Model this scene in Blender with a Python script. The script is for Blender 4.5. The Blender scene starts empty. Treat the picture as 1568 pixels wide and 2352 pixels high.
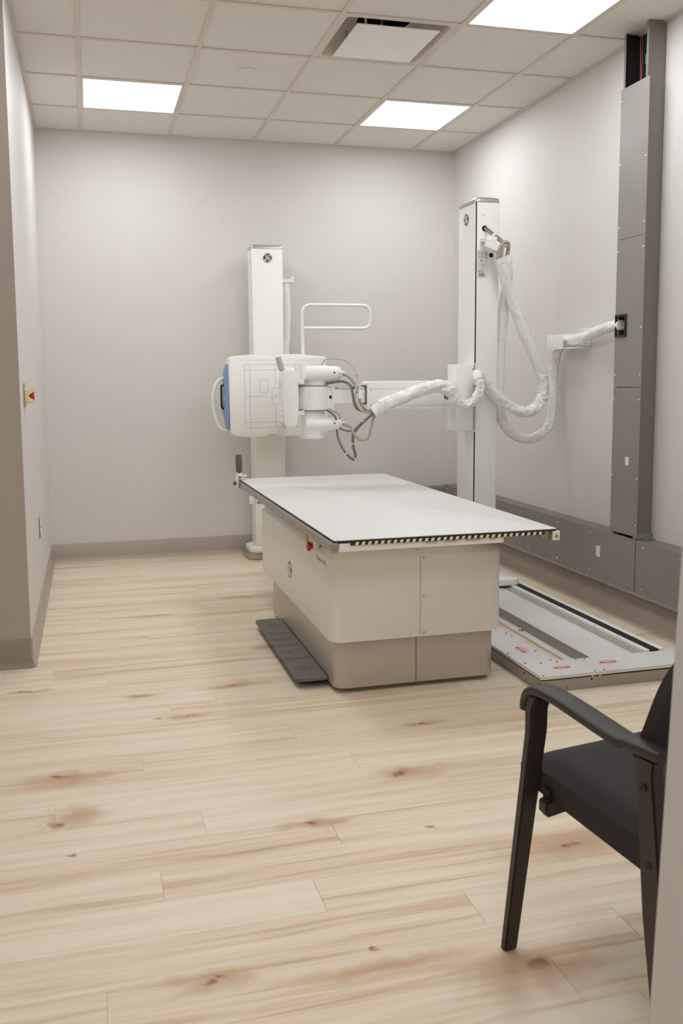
import bpy, bmesh, math, random
from mathutils import Vector, Matrix, noise

C = bpy.context.scene.collection
SC = bpy.context.scene
random.seed(7)
PI = math.pi

# ------------------------------------------------------------------ camera
CAM_H = 1.3149
cd = bpy.data.cameras.new('camera')
cam = bpy.data.objects.new('camera', cd)
C.objects.link(cam)
cd.sensor_fit = 'VERTICAL'
cd.sensor_height = 36.0
cd.lens = 2070.93 * 36.0 / 2352.0
cd.shift_x = (784.0 - 746.07) / 2352.0
cd.shift_y = -(1176.0 - 1092.73) / 2352.0
cd.clip_start = 0.05
cd.dof.use_dof = True
cd.dof.focus_distance = 4.8
cd.dof.aperture_fstop = 9.0
yaw, pit, rol = math.radians(14.628), math.radians(-6.218), math.radians(-0.473)
fwd = Vector((math.sin(yaw) * math.cos(pit), math.cos(yaw) * math.cos(pit), math.sin(pit)))
rgt = Vector((math.cos(yaw), -math.sin(yaw), 0))
upv = rgt.cross(fwd)
r2 = rgt * math.cos(rol) + upv * math.sin(rol)
u2 = -rgt * math.sin(rol) + upv * math.cos(rol)
M = Matrix((r2, u2, -fwd)).transposed().to_4x4()
M.translation = (0, 0, CAM_H)
cam.matrix_world = M
SC.camera = cam

# ------------------------------------------------------------------ light, exposure
SC.view_settings.view_transform = 'Standard'
SC.view_settings.look = 'None'
SC.view_settings.gamma = 1.0
SC.view_settings.use_curve_mapping = False
SC.view_settings.exposure = 0.0
SC.cycles.use_denoising = True
SC.cycles.max_bounces = 10
SC.cycles.diffuse_bounces = 7
SC.cycles.sample_clamp_indirect = 6.0
w = bpy.data.worlds.new('world')
SC.world = w
w.use_nodes = True
w.node_tree.nodes['Background'].inputs[0].default_value = (0.0, 0.0, 0.0, 1)
w.node_tree.nodes['Background'].inputs[1].default_value = 0.0
PANEL_STRENGTH = 11.5
PANEL_COLOR = (0.962, 1.005, 1.045, 1)

# ------------------------------------------------------------------ helpers
def lin(c):
    return tuple((v / 255 / 12.92) if v / 255 <= 0.04045 else ((v / 255 + 0.055) / 1.055) ** 2.4 for v in c)

def mat(name, rgb, rough=0.5, metal=0.0, bump=None, mottle=None, spec=0.5, coat=0.0):
    m = bpy.data.materials.new(name)
    m.use_nodes = True
    nt = m.node_tree
    b = nt.nodes['Principled BSDF']
    c = lin(rgb)
    b.inputs['Base Color'].default_value = (*c, 1)
    b.inputs['Roughness'].default_value = rough
    b.inputs['Metallic'].default_value = metal
    b.inputs['Specular IOR Level'].default_value = spec
    b.inputs['Coat Weight'].default_value = coat
    if bump or mottle:
        tc = nt.nodes.new('ShaderNodeTexCoord')
    if bump:
        n = nt.nodes.new('ShaderNodeTexNoise')
        n.inputs['Scale'].default_value = bump[0]
        n.inputs['Detail'].default_value = 3
        bp = nt.nodes.new('ShaderNodeBump')
        bp.inputs['Strength'].default_value = bump[1]
        bp.inputs['Distance'].default_value = 0.002
        nt.links.new(tc.outputs['Object'], n.inputs['Vector'])
        nt.links.new(n.outputs['Fac'], bp.inputs['Height'])
        nt.links.new(bp.outputs['Normal'], b.inputs['Normal'])
    if mottle:
        n = nt.nodes.new('ShaderNodeTexNoise')
        n.inputs['Scale'].default_value = mottle[0]
        n.inputs['Detail'].default_value = 5
        mx = nt.nodes.new('ShaderNodeMix')
        mx.data_type = 'RGBA'
        a = mottle[1]
        mx.inputs[6].default_value = (*[v * (1 - a) for v in c], 1)
        mx.inputs[7].default_value = (*[min(1, v * (1 + a)) for v in c], 1)
        nt.links.new(tc.outputs['Object'], n.inputs['Vector'])
        nt.links.new(n.outputs['Fac'], mx.inputs[0])
        nt.links.new(mx.outputs[2], b.inputs['Base Color'])
    return m

def emis(name, col, s):
    m = bpy.data.materials.new(name)
    m.use_nodes = True
    b = m.node_tree.nodes['Principled BSDF']
    b.inputs['Base Color'].default_value = (0.8, 0.8, 0.8, 1)
    b.inputs['Emission Color'].default_value = col
    b.inputs['Emission Strength'].default_value = s
    return m

WORLD = {}   # world position of each object's origin (no rotations on the parents)

def tag(o, label=None, cat=None, group=None, kind=None):
    if label: o['label'] = label
    if cat: o['category'] = cat
    if group: o['group'] = group
    if kind: o['kind'] = kind
    return o

def empty(name, loc, label, cat, group=None):
    o = bpy.data.objects.new(name, None)
    o.empty_display_size = 0.1
    C.objects.link(o)
    o.location = loc
    WORLD[o.name] = Vector(loc)
    return tag(o, label, cat, group)

def obj(name, bm, m, parent=None, origin=None, smooth=True, angle=35):
    me = bpy.data.meshes.new(name)
    bmesh.ops.recalc_face_normals(bm, faces=bm.faces)
    if origin is None:
        vs = [v.co for v in bm.verts]
        lo = Vector([min(v[i] for v in vs) for i in range(3)])
        hi = Vector([max(v[i] for v in vs) for i in range(3)])
        origin = Vector(((lo.x + hi.x) / 2, (lo.y + hi.y) / 2, lo.z))
    origin = Vector(origin)
    bmesh.ops.translate(bm, verts=bm.verts, vec=-origin)
    bm.to_mesh(me)
    bm.free()
    if smooth:
        me.polygons.foreach_set('use_smooth', [True] * len(me.polygons))
        me.set_sharp_from_angle(angle=math.radians(angle))
    for x in (m if isinstance(m, (list, tuple)) else [m]):
        me.materials.append(x)
    o = bpy.data.objects.new(name, me)
    C.objects.link(o)
    WORLD[o.name] = origin
    if parent is not None:
        o.parent = parent
        o.location = origin - WORLD[parent.name]
    else:
        o.location = origin
    return o

def place_copy(src, pos, parent, label=None):
    o = src.copy()
    C.objects.link(o)
    o.parent = parent
    o.location = Vector(pos) - (WORLD[parent.name] if parent is not None else Vector((0, 0, 0)))
    WORLD[o.name] = Vector(pos)
    if label: o['label'] = label
    return o

def struct(name, bm, m, parent=None, **k):
    o = obj(name, bm, m, parent, **k)
    o['kind'] = 'structure'
    return o

def B():
    return bmesh.new()

def merge(bm, t):
    me = bpy.data.meshes.new('t')
    t.to_mesh(me)
    bm.from_mesh(me)
    t.free()
    bpy.data.meshes.remove(me)

def box(bm, x0, x1, y0, y1, z0, z1, bev=0.0, seg=2):
    t = bmesh.new()
    bmesh.ops.create_cube(t, size=1)
    for v in t.verts:
        v.co = Vector((x0 + (v.co.x + .5) * (x1 - x0), y0 + (v.co.y + .5) * (y1 - y0), z0 + (v.co.z + .5) * (z1 - z0)))
    if bev:
        bmesh.ops.bevel(t, geom=t.edges[:], offset=bev, segments=seg, profile=0.6, affect='EDGES')
    merge(bm, t)
    return bm

def loft(bm, rings, cap=True, closed=True):
    vr = [[bm.verts.new(p) for p in r] for r in rings]
    n = len(vr[0])
    for a, b in zip(vr, vr[1:]):
        for i in range(n if closed else n - 1):
            j = (i + 1) % n
            bm.faces.new((a[i], a[j], b[j], b[i]))
    if cap and closed:
        bm.faces.new(list(reversed(vr[0])))
        bm.faces.new(vr[-1])
    return bm

def rrect(a0, a1, b0, b1, r, n=6):
    pts = []
    for cx, cy, s in ((a1 - r, b1 - r, 0), (a0 + r, b1 - r, 1), (a0 + r, b0 + r, 2), (a1 - r, b0 + r, 3)):
        for i in range(n + 1):
            t = (s + i / n) * PI / 2
            pts.append((cx + r * math.cos(t), cy + r * math.sin(t)))
    return pts

def rbox(bm, x0, x1, y0, y1, z0, z1, r, e=0.004, n=6, axis='z'):
    """box with rounded corners round one axis and a small eased rim"""
    rings = []
    if axis == 'z': A = (x0, x1, y0, y1, z0, z1); f = lambda p, h: (p[0], p[1], h)
    if axis == 'y': A = (x0, x1, z0, z1, y0, y1); f = lambda p, h: (p[0], h, p[1])
    if axis == 'x': A = (y0, y1, z0, z1, x0, x1); f = lambda p, h: (h, p[0], p[1])
    a0, a1, b0, b1, h0, h1 = A
    for ins, h in ((e, h0), (e * .3, h0 + e * .3), (0, h0 + e), (0, h1 - e), (e * .3, h1 - e * .3), (e, h1)):
        rings.append([f(p, h) for p in rrect(a0 + ins, a1 - ins, b0 + ins, b1 - ins, max(r - ins, .0005), n)])
    return loft(bm, rings)

def prism(bm, pts, h0, h1, axis='y'):
    f = {'y': lambda p, h: (p[0], h, p[1]), 'x': lambda p, h: (h, p[0], p[1]), 'z': lambda p, h: (p[0], p[1], h)}[axis]
    return loft(bm, [[f(p, h0) for p in pts], [f(p, h1) for p in pts]])

def cyl(bm, p0, p1, r0, r1=None, n=24, e=0.0):
    r1 = r0 if r1 is None else r1
    p0, p1 = Vector(p0), Vector(p1)
    d = (p1 - p0).normalized()
    a = d.orthogonal().normalized()
    b = d.cross(a)
    L = (p1 - p0).length
    prof = [(0, r0), (L, r1)] if not e else [(0, r0 - e), (e * .3, r0 - e * .3), (e, r0), (L - e, r1), (L - e * .3, r1 - e * .3), (L, r1 - e)]
    return loft(bm, [[p0 + d * h + (a * math.cos(2 * PI * i / n) + b * math.sin(2 * PI * i / n)) * r for i in range(n)] for h, r in prof])

def lathe(bm, p0, axis, prof, n=32):
    p0 = Vector(p0)
    d = Vector(axis).normalized()
    a = d.orthogonal().normalized()
    b = d.cross(a)
    return loft(bm, [[p0 + d * h + (a * math.cos(2 * PI * i / n) + b * math.sin(2 * PI * i / n)) * max(r, .0003) for i in range(n)] for h, r in prof])

def spline(pts, k=8):
    P = [Vector(p) for p in pts]
    out = []
    for i in range(len(P) - 1):
        a, b, c, d = P[max(i - 1, 0)], P[i], P[i + 1], P[min(i + 2, len(P) - 1)]
        for j in range(k):
            t = j / k
            out.append(.5 * ((2 * b) + (c - a) * t + (2 * a - 5 * b + 4 * c - d) * t * t + (3 * b - a - 3 * c + d) * t ** 3))
    out.append(P[-1])
    return out

def tube(bm, pts, r, n=10, k=8, closed=False, smooth=True, rf=None):
    P = spline(pts, k) if smooth else [Vector(p) for p in pts]
    T = []
    m = len(P)
    for i in range(m):
        if closed: t = P[(i + 1) % m] - P[i - 1]
        else: t = P[min(i + 1, m - 1)] - P[max(i - 1, 0)]
        T.append(t.normalized())
    u = T[0].orthogonal().normalized()
    rings = []
    for i in range(m):
        u = (u - T[i] * u.dot(T[i])).normalized()
        v = T[i].cross(u)
        ring = []
        for j in range(n):
            a = 2 * PI * j / n
            rr = r if rf is None else rf(i / (m - 1), i, a, P[i])
            ring.append(P[i] + (u * math.cos(a) + v * math.sin(a)) * rr)
        rings.append(ring)
    if closed: rings.append(rings[0])
    if closed:
        vr = [[bm.verts.new(p) for p in rg] for rg in rings[:-1]]
        for i in range(m):
            a, b = vr[i], vr[(i + 1) % m]
            for j in range(n):
                bm.faces.new((a[j], a[(j + 1) % n], b[(j + 1) % n], b[j]))
        return bm
    return loft(bm, rings)

# ------------------------------------------------------------------ materials
M_wall = mat('wall_paint', (219, 215, 211), .62, bump=(260, .12))
M_wall_shaded = mat('wall_paint_shaded', (178, 168, 156), .62, bump=(260, .12))  # wall colour darkened to stand in for shade on the alcove strip
M_tile = mat('ceiling_tile', (228, 224, 218), .9, bump=(420, .35), mottle=(180, .035))
M_grid = mat('ceiling_grid_paint', (214, 206, 196), .5)
M_base = mat('vinyl_base', (178, 167, 156), .42)
M_white = mat('white_enamel', (244, 243, 239), .36, bump=(500, .03))
M_white2 = mat('white_plastic', (243, 242, 238), .45)
M_cover = mat('cover_paint', (240, 238, 233), .5, bump=(700, .06))
M_skirt = mat('skirt_metal', (196, 187, 177), .36, metal=.3, bump=(600, .05))
M_steel = mat('brushed_steel', (190, 184, 176), .32, metal=.9, mottle=(14, .08))
M_web = mat('grey_rail_paint', (178, 171, 163), .4, metal=.15)
M_galv = mat('galvanised_steel', (168, 163, 154), .42, metal=.4, mottle=(22, .12))
M_duct = mat('grey_duct_steel', (151, 145, 141), .46, metal=.3, mottle=(7, .08))
M_ductside = mat('grey_duct_channel', (138, 131, 123), .5, metal=.35, mottle=(5, .14))
M_alu = mat('satin_aluminium', (176, 171, 164), .36, metal=.7)
M_silver = mat('silver_cap', (205, 203, 199), .28, metal=.75)
M_chrome = mat('chrome', (220, 220, 218), .12, metal=1.0)
M_black = mat('black_plastic', (34, 30, 28), .5)
M_void = mat('dark_void', (24, 20, 21), .8)
M_rubber = mat('grey_rubber_pedal', (112, 105, 99), .6, bump=(900, .1))
M_pedmark = mat('pedal_mark', (74, 68, 64), .6)
M_tabletop = mat('tabletop_laminate', (226, 225, 222), .42, bump=(600, .04))
M_red = mat('red_plastic', (190, 52, 30), .35)
M_cream = mat('cream_plastic', (236, 214, 172), .45)
M_redlabel = mat('red_label', (214, 74, 54), .5)
M_pinklabel = mat('faint_red_print', (226, 160, 140), .6)
M_blue = mat('blue_tray', (132, 158, 198), .4)
M_print = mat('grey_print', (120, 116, 110), .6)
M_dark = mat('dark_print', (52, 48, 46), .5)
M_cablegrey = mat('grey_cable', (168, 159, 150), .45)
M_cabledark = mat('dark_grey_cable', (118, 112, 106), .42)
M_cabletan = mat('beige_grey_cable', (176, 163, 150), .48)
M_cablegreen = mat('pale_green_cable', (190, 184, 158), .45)
M_wrap = mat('white_plastic_wrap', (240, 239, 235), .26, bump=(70, .35), coat=.3)
M_tapeblack = mat('hazard_black', (48, 42, 36), .5)
M_tapeyellow = mat('hazard_cream', (238, 228, 190), .5)
M_yellow = mat('warning_yellow', (206, 168, 60), .5)
M_grip = mat('grey_foam_grip', (104, 97, 96), .75, bump=(500, .2))
M_chairwood = mat('espresso_wood', (54, 42, 39), .42, mottle=(30, .18))
M_chairarm = mat('black_arm_plastic', (56, 49, 48), .5)
M_fabric = mat('black_seat_fabric', (56, 50, 51), .85, bump=(1400, .5), mottle=(900, .15))
M_sticker = mat('white_sticker', (232, 230, 226), .5)
M_panel = emis('light_diffuser', PANEL_COLOR, PANEL_STRENGTH)
M_redcord = mat('red_cord', (214, 60, 52), .5)

def floor_material():
    m = bpy.data.materials.new('maple_vinyl_planks')
    m.use_nodes = True
    nt = m.node_tree
    N, L = nt.nodes, nt.links
    b = N['Principled BSDF']
    b.inputs['Roughness'].default_value = .46
    b.inputs['Specular IOR Level'].default_value = .4
    def new(t, **kw):
        n = N.new(t)
        for k, v in kw.items(): setattr(n, k, v)
        return n
    tc = new('ShaderNodeTexCoord')
    at = new('ShaderNodeAttribute', attribute_name='tone', attribute_type='GEOMETRY')
    def math_(op, a, bb=None, clamp=False):
        n = new('ShaderNodeMath', operation=op, use_clamp=clamp)
        for i, v in enumerate((a, bb)):
            if v is None: continue
            if isinstance(v, (int, float)): n.inputs[i].default_value = v
            else: L.new(v, n.inputs[i])
        return n.outputs[0]
    def vmath(op, a, bb):
        n = new('ShaderNodeVectorMath', operation=op)
        for i, v in enumerate((a, bb)):
            if isinstance(v, tuple): n.inputs[i].default_value = v
            else: L.new(v, n.inputs[i])
        return n
    seed = new('ShaderNodeCombineXYZ')
    L.new(math_('MULTIPLY', at.outputs['Fac'], 61.7), seed.inputs[0])
    L.new(math_('MULTIPLY', at.outputs['Fac'], 17.3), seed.inputs[2])
    P = vmath('ADD', tc.outputs['Object'], seed.outputs[0]).outputs[0]
    # gentle wander of the grain
    wn = new('ShaderNodeTexNoise'); wn.inputs['Scale'].default_value = 1.0; wn.inputs['Detail'].default_value = 2
    L.new(vmath('MULTIPLY', P, (2.0, 5.0, 1.0)).outputs[0], wn.inputs['Vector'])
    wv = vmath('MULTIPLY', wn.outputs['Color'], (0.0, .035, 0.0)).outputs[0]
    Pw = vmath('ADD', P, wv).outputs[0]
    def grain(sx, sy, det, rough=.55):
        n = new('ShaderNodeTexNoise')
        n.inputs['Scale'].default_value = 1.0
        n.inputs['Detail'].default_value = det
        n.inputs['Roughness'].default_value = rough
        L.new(vmath('MULTIPLY', Pw, (sx, sy, 1.0)).outputs[0], n.inputs['Vector'])
        return n.outputs['Fac']
    g1 = grain(.8, 20, 3)
    g2 = grain(2.2, 62, 4)
    g3 = grain(5, 260, 2)
    v = math_('ADD', math_('MULTIPLY', g1, .60), math_('ADD', math_('MULTIPLY', g2, .40), math_('MULTIPLY', g3, .14)))
    v = math_('ADD', v, math_('MULTIPLY', math_('SUBTRACT', at.outputs['Fac'], .5), .10))
    cr = new('ShaderNodeValToRGB')
    els = [(.32, (186, 160, 128)), (.43, (216, 191, 160)), (.51, (228, 210, 183)), (.60, (236, 221, 198)), (.72, (240, 227, 207))]
    cr.color_ramp.elements[0].position = els[0][0]; cr.color_ramp.elements[0].color = (*lin(els[0][1]), 1)
    cr.color_ramp.elements[1].position = els[-1][0]; cr.color_ramp.elements[1].color = (*lin(els[-1][1]), 1)
    for p, c in els[1:-1]:
        e = cr.color_ramp.elements.new(p); e.color = (*lin(c), 1)
    L.new(v, cr.inputs[0])
    col = cr.outputs[0]
    # grey-brown heartwood streaks
    g4 = grain(.55, 9, 4)
    mr = new('ShaderNodeMapRange'); mr.inputs[1].default_value = .56; mr.inputs[2].default_value = .74; mr.inputs[4].default_value = .55
    L.new(g4, mr.inputs[0])
    mx = new('ShaderNodeMix', data_type='RGBA')
    mx.inputs[7].default_value = (*lin((212, 184, 152)), 1)
    L.new(mr.outputs[0], mx.inputs[0]); L.new(col, mx.inputs[6])
    col = mx.outputs[2]
    # knots: real marks of the planks, each at its own spot
    kn = new('ShaderNodeTexNoise'); kn.inputs['Scale'].default_value = 14; kn.inputs['Detail'].default_value = 4
    L.new(tc.outputs['Object'], kn.inputs['Vector'])
    kv = vmath('MULTIPLY', vmath('SUBTRACT', kn.outputs['Color'], (.5, .5, .5)).outputs[0], (.16, .07, 0)).outputs[0]
    Pk = vmath('ADD', tc.outputs['Object'], kv).outputs[0]
    def blob(x, y, rx, ry):
        d = vmath('SUBTRACT', Pk, (x, y, 0)).outputs[0]
        d = vmath('MULTIPLY', d, (1 / rx, 1 / ry, 0)).outputs[0]
        ln = new('ShaderNodeVectorMath', operation='LENGTH'); L.new(d, ln.inputs[0])
        r = new('ShaderNodeMapRange', interpolation_type='SMOOTHSTEP')
        r.inputs[1].default_value = 1.0; r.inputs[2].default_value = .0; r.inputs[3].default_value = 0; r.inputs[4].default_value = 1
        L.new(ln.outputs['Value'], r.inputs[0])
        return r.outputs[0]
    soft = [(-.10, 2.99, .26, .085), (.99, 2.735, .20, .085), (-.07, 2.715, .13, .10), (.60, 2.475, .15, .045), (1.27, 2.165, .30, .12),
            (.93, 1.70, .24, .12), (.86, 5.30, .20, .06), (.80, 4.25, .10, .06), (.57, 3.74, .22, .05), (.60, 1.80, .3, .04), (.221, 1.854, .16, .05),
            (.33, 3.44, .14, .04), (.17, 3.72, .12, .03), (-.28, 3.9, .2, .03), (1.2, 3.12, .14, .03), (.3, 5.0, .22, .04), (1.75, 2.6, .3, .08)]
    core = [(-.135, 3.005, .035, .02), (.955, 2.732, .035, .022), (-.13, 2.668, .045, .03), (.587, 2.478, .032, .018), (.931, 2.366, .035, .014), (1.196, 3.123, .035, .014),
            (-.092, 2.483, .03, .016), (.21, 1.85, .03, .014), (.25, 1.862, .022, .012), (.594, 1.864, .028, .014), (.57, 3.747, .03, .01),
            (.223, 3.446, .025, .014), (1.271, 2.163, .03, .022), (.94, 1.715, .05, .03), (.316, 3.443, .02, .01), (-.293, 3.91, .03, .01), (.167, 3.728, .03, .009)]
    def acc(lst):
        s = None
        for q in lst:
            o = blob(*q)
            s = o if s is None else math_('MAXIMUM', s, o)
        return s
    mx = new('ShaderNodeMix', data_type='RGBA'); mx.inputs[7].default_value = (*lin((186, 140, 98)), 1)
    kmod = math_('MULTIPLY', acc(soft), math_('MULTIPLY', math_('ADD', g2, .25), .95))
    L.new(kmod, mx.inputs[0]); L.new(col, mx.inputs[6]); col = mx.outputs[2]
    mx = new('ShaderNodeMix', data_type='RGBA'); mx.inputs[7].default_value = (*lin((132, 78, 40)), 1)
    L.new(math_('MULTIPLY', acc(core), .85, True), mx.inputs[0]); L.new(col, mx.inputs[6]); col = mx.outputs[2]
    L.new(col, b.inputs['Base Color'])
    bp = new('ShaderNodeBump'); bp.inputs['Strength'].default_value = .08; bp.inputs['Distance'].default_value = .001
    L.new(g3, bp.inputs['Height']); L.new(bp.outputs['Normal'], b.inputs['Normal'])
    return m
M_floor = floor_material()

# ------------------------------------------------------------------ room shell
XL, XR, YB, ZC = -0.293, 2.80, 6.70, 3.0275
XA, YF = -2.0, -1.6          # alcove side and the end of the room behind the camera
YC = 4.25                    # outside corner of the left wall

def build_floor():
    bm = B()
    W, LEN = .1524, 1.22
    known = {0: .143, 1: .652, 2: .288, 3: 1.112, 4: .848, 5: .137, 6: .698, 7: .491, 8: .276, 9: .467, 11: .038, 12: -.193, -1: .528, -2: .886, -3: -.006, -4: .97}
    extra = {3: -.142}
    tones = []
    k0 = math.floor((YF - 2.188) / W)
    k1 = math.ceil((YB - 2.188) / W)
    g = .0004
    for k in range(k0, k1 + 1):
        y0, y1 = max(2.188 + W * k, YF), min(2.188 + W * (k + 1), YB)
        if y1 - y0 < .003: continue
        j = known.get(k, random.uniform(0, LEN))
        xs = [j + LEN * i for i in range(-5, 5)]
        if k in extra: xs = [x for x in xs if not -.3 < x < 0] + [extra[k]]
        xs = [XA] + sorted(x for x in xs if XA + .05 < x < XR - .05) + [XR]
        for a, b in zip(xs, xs[1:]):
            bm.faces.new([bm.verts.new(p) for p in ((a + g, y0 + g * .5, 0), (b - g, y0 + g * .5, 0), (b - g, y1 - g * .5, 0), (a + g, y1 - g * .5, 0))])
            tones.append(random.random())
    nf = len(tones)
    # the glue bed just under the planks
    bm.faces.new([bm.verts.new(p) for p in ((XA, YF, -.002), (XR, YF, -.002), (XR, YB, -.002), (XA, YB, -.002))])
    tones.append(.5)
    bm.faces.ensure_lookup_table()
    bm.faces[-1].material_index = 1
    o = struct('floor', bm, [M_floor, mat('seam', (176, 154, 128), .8)], origin=(0, 0, 0), smooth=False)
    a = o.data.attributes.new('tone', 'FLOAT', 'FACE')
    a.data.foreach_set('value', tones)
build_floor()

def wall(name, x0, x1, y0, y1, z0=0, z1=ZC, m=None):
    struct(name, box(B(), x0, x1, y0, y1, z0, z1), m or M_wall, smooth=False)
wall('wall_back', XL - .12, XR + .12, YB, YB + .12)
wall('wall_right', XR, XR + .12, YF, YB)
wall('wall_left', XL - .12, XL, YC + .004, YB)
wall('wall_alcove', XA, XL, YC, YC + .0039, m=M_wall_shaded)
wall('wall_side', XA - .12, XA, YF, YC + .12)
wall('wall_rear', XA - .12, XR + .12, YF - .12, YF)

# partition whose end shows at the right edge; that end is slightly out of plumb
bm = B()
e = lambda z: .6215 + .0398 * z
loft(bm, [[(e(0), .78, 0), (XR, .78, 0), (XR, .90, 0), (e(0), .90, 0)], [(e(ZC), .78, ZC), (XR, .78, ZC), (XR, .90, ZC), (e(ZC), .90, ZC)]])
struct('wall_front', bm, M_wall, smooth=False)

# ceiling: tiles, with the light and vent openings left out, and the T-grid under them
T = .6096
GX, GY = .0135, 6.1428
LIGHTS = {(0, 0), (3, 0), (3, -3), (0, -3), (0, -6), (3, -6), (0, -9), (0, -10)}   # (column, row) of the tile cells; last two added to brighten the front
VENT = (2, -2)
bm = B()
xs = [XA] + [GX + T * i for i in range(-3, 5)] + [XR]
ys = [YF] + [GY + T * j for j in range(-12, 1)] + [YB]
for a, b in zip(xs, xs[1:]):
    for c, d in zip(ys, ys[1:]):
        i = round((a - GX) / T); j = round((d - GY) / T)
        if abs(a - (GX + T * i)) < .01 and abs(d - (GY + T * j)) < .01 and ((i, j) in LIGHTS or (i, j) == VENT): continue
        if b <= XL + .01 and c >= YC: continue
        bm.faces.new([bm.verts.new(p) for p in ((a, c, ZC + .007), (a, d, ZC + .007), (b, d, ZC + .007), (b, c, ZC + .007))])
box(bm, XA - .1, XR + .1, YF - .1, YB + .1, ZC + .34, ZC + .36)
ceil = struct('ceiling', bm, M_tile, origin=(0, 0, ZC), smooth=False)
bm = B()
for x in xs[1:-1]: box(bm, x - .012, x + .012, YF, YB, ZC, ZC + .02)
for y in ys[1:-1]:
    for a, b in zip(xs, xs[1:]):
        box(bm, a + .0121 if a > XA else a, b - .0121 if b < XR else b, y - .012, y + .012, ZC + .0012, ZC + .02)
box(bm, XA, XR, YB - .02, YB, ZC - .0005, ZC + .02)
box(bm, XL, XL + .02, YC, YB - .0201, ZC - .0005, ZC + .02)
box(bm, XR - .02, XR, YF, YB - .0201, ZC - .0005, ZC + .02)
struct('trim_1', bm, M_grid, origin=(0, 0, ZC), smooth=False)

# rubber cove base
def coved(name, p0, p1, nrm, m=None):
    p0, p1, nrm = Vector(p0), Vector(p1), Vector(nrm)
    prof = [(0, 0), (.022, 0), (.021, .004), (.014, .012), (.009, .024), (.0075, .04), (.0075, .128), (.004, .133), (0, .133)]
    bm = B()
    loft(bm, [[p + nrm * a + Vector((0, 0, h)) for a, h in prof] for p in (p0, p1)])
    struct(name, bm, m or M_base)
coved('baseboard_back', (XL, YB, 0), (XR, YB, 0), (0, -1, 0))
coved('baseboard_left', (XL, YC - .008, 0), (XL, YB - .0081, 0), (1, 0, 0))
coved('baseboard_right', (XR, .9, 0), (XR, YB - .0081, 0), (-1, 0, 0))
coved('baseboard_alcove', (XA, YC, 0), (XL + .0075, YC, 0), (0, -1, 0), mat('vinyl_base_shaded', (150, 137, 124), .45))  # base colour darkened as well, the strip's shade put into it

# ------------------------------------------------------------------ ceiling fixtures
LIGHT_LABELS = {
    (0, 0): 'square lit ceiling panel near the left wall, on the side of the red button',
    (3, 0): 'square lit ceiling panel above the tall white tube column, near the back wall',
    (3, -3): 'square lit ceiling panel cut by the top edge, between air vent and grey duct',
    (0, -3): 'lit ceiling panel in front of the table, on the red button side, out of frame',
    (0, -6): 'lit ceiling panel just inside the doorway, out of frame',
    (3, -6): 'lit ceiling panel above the dark armchair, out of frame',
    (0, -9): 'added fill light panel over the doorway threshold, out of frame',
    (0, -10): 'added fill light panel behind the doorway, out of frame'}
for (i, j), lab in LIGHT_LABELS.items():
    x0, y1 = GX + T * i, GY + T * j
    t = empty('ceiling_light', (x0 + T / 2, y1 - T / 2, ZC), lab, 'ceiling light', 'square ceiling light panels')
    bm = B()
    o_, w_ = .0125, .012
    for a, b, c, d in ((x0 + o_, x0 + T - o_, y1 - T + o_, y1 - T + o_ + w_), (x0 + o_, x0 + T - o_, y1 - o_ - w_, y1 - o_),
                       (x0 + o_, x0 + o_ + w_, y1 - T + o_ + w_, y1 - o_ - w_), (x0 + T - o_ - w_, x0 + T - o_, y1 - T + o_ + w_, y1 - o_ - w_)):
        box(bm, a, b, c, d, ZC + .001, ZC + .05)
    obj('frame', bm, M_grid, t, smooth=False)
    bm = B()
    box(bm, x0 + o_ + w_, x0 + T - o_ - w_, y1 - T + o_ + w_, y1 - o_ - w_, ZC + .004, ZC + .02)
    obj('diffuser', bm, M_panel, t, smooth=False)

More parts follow.
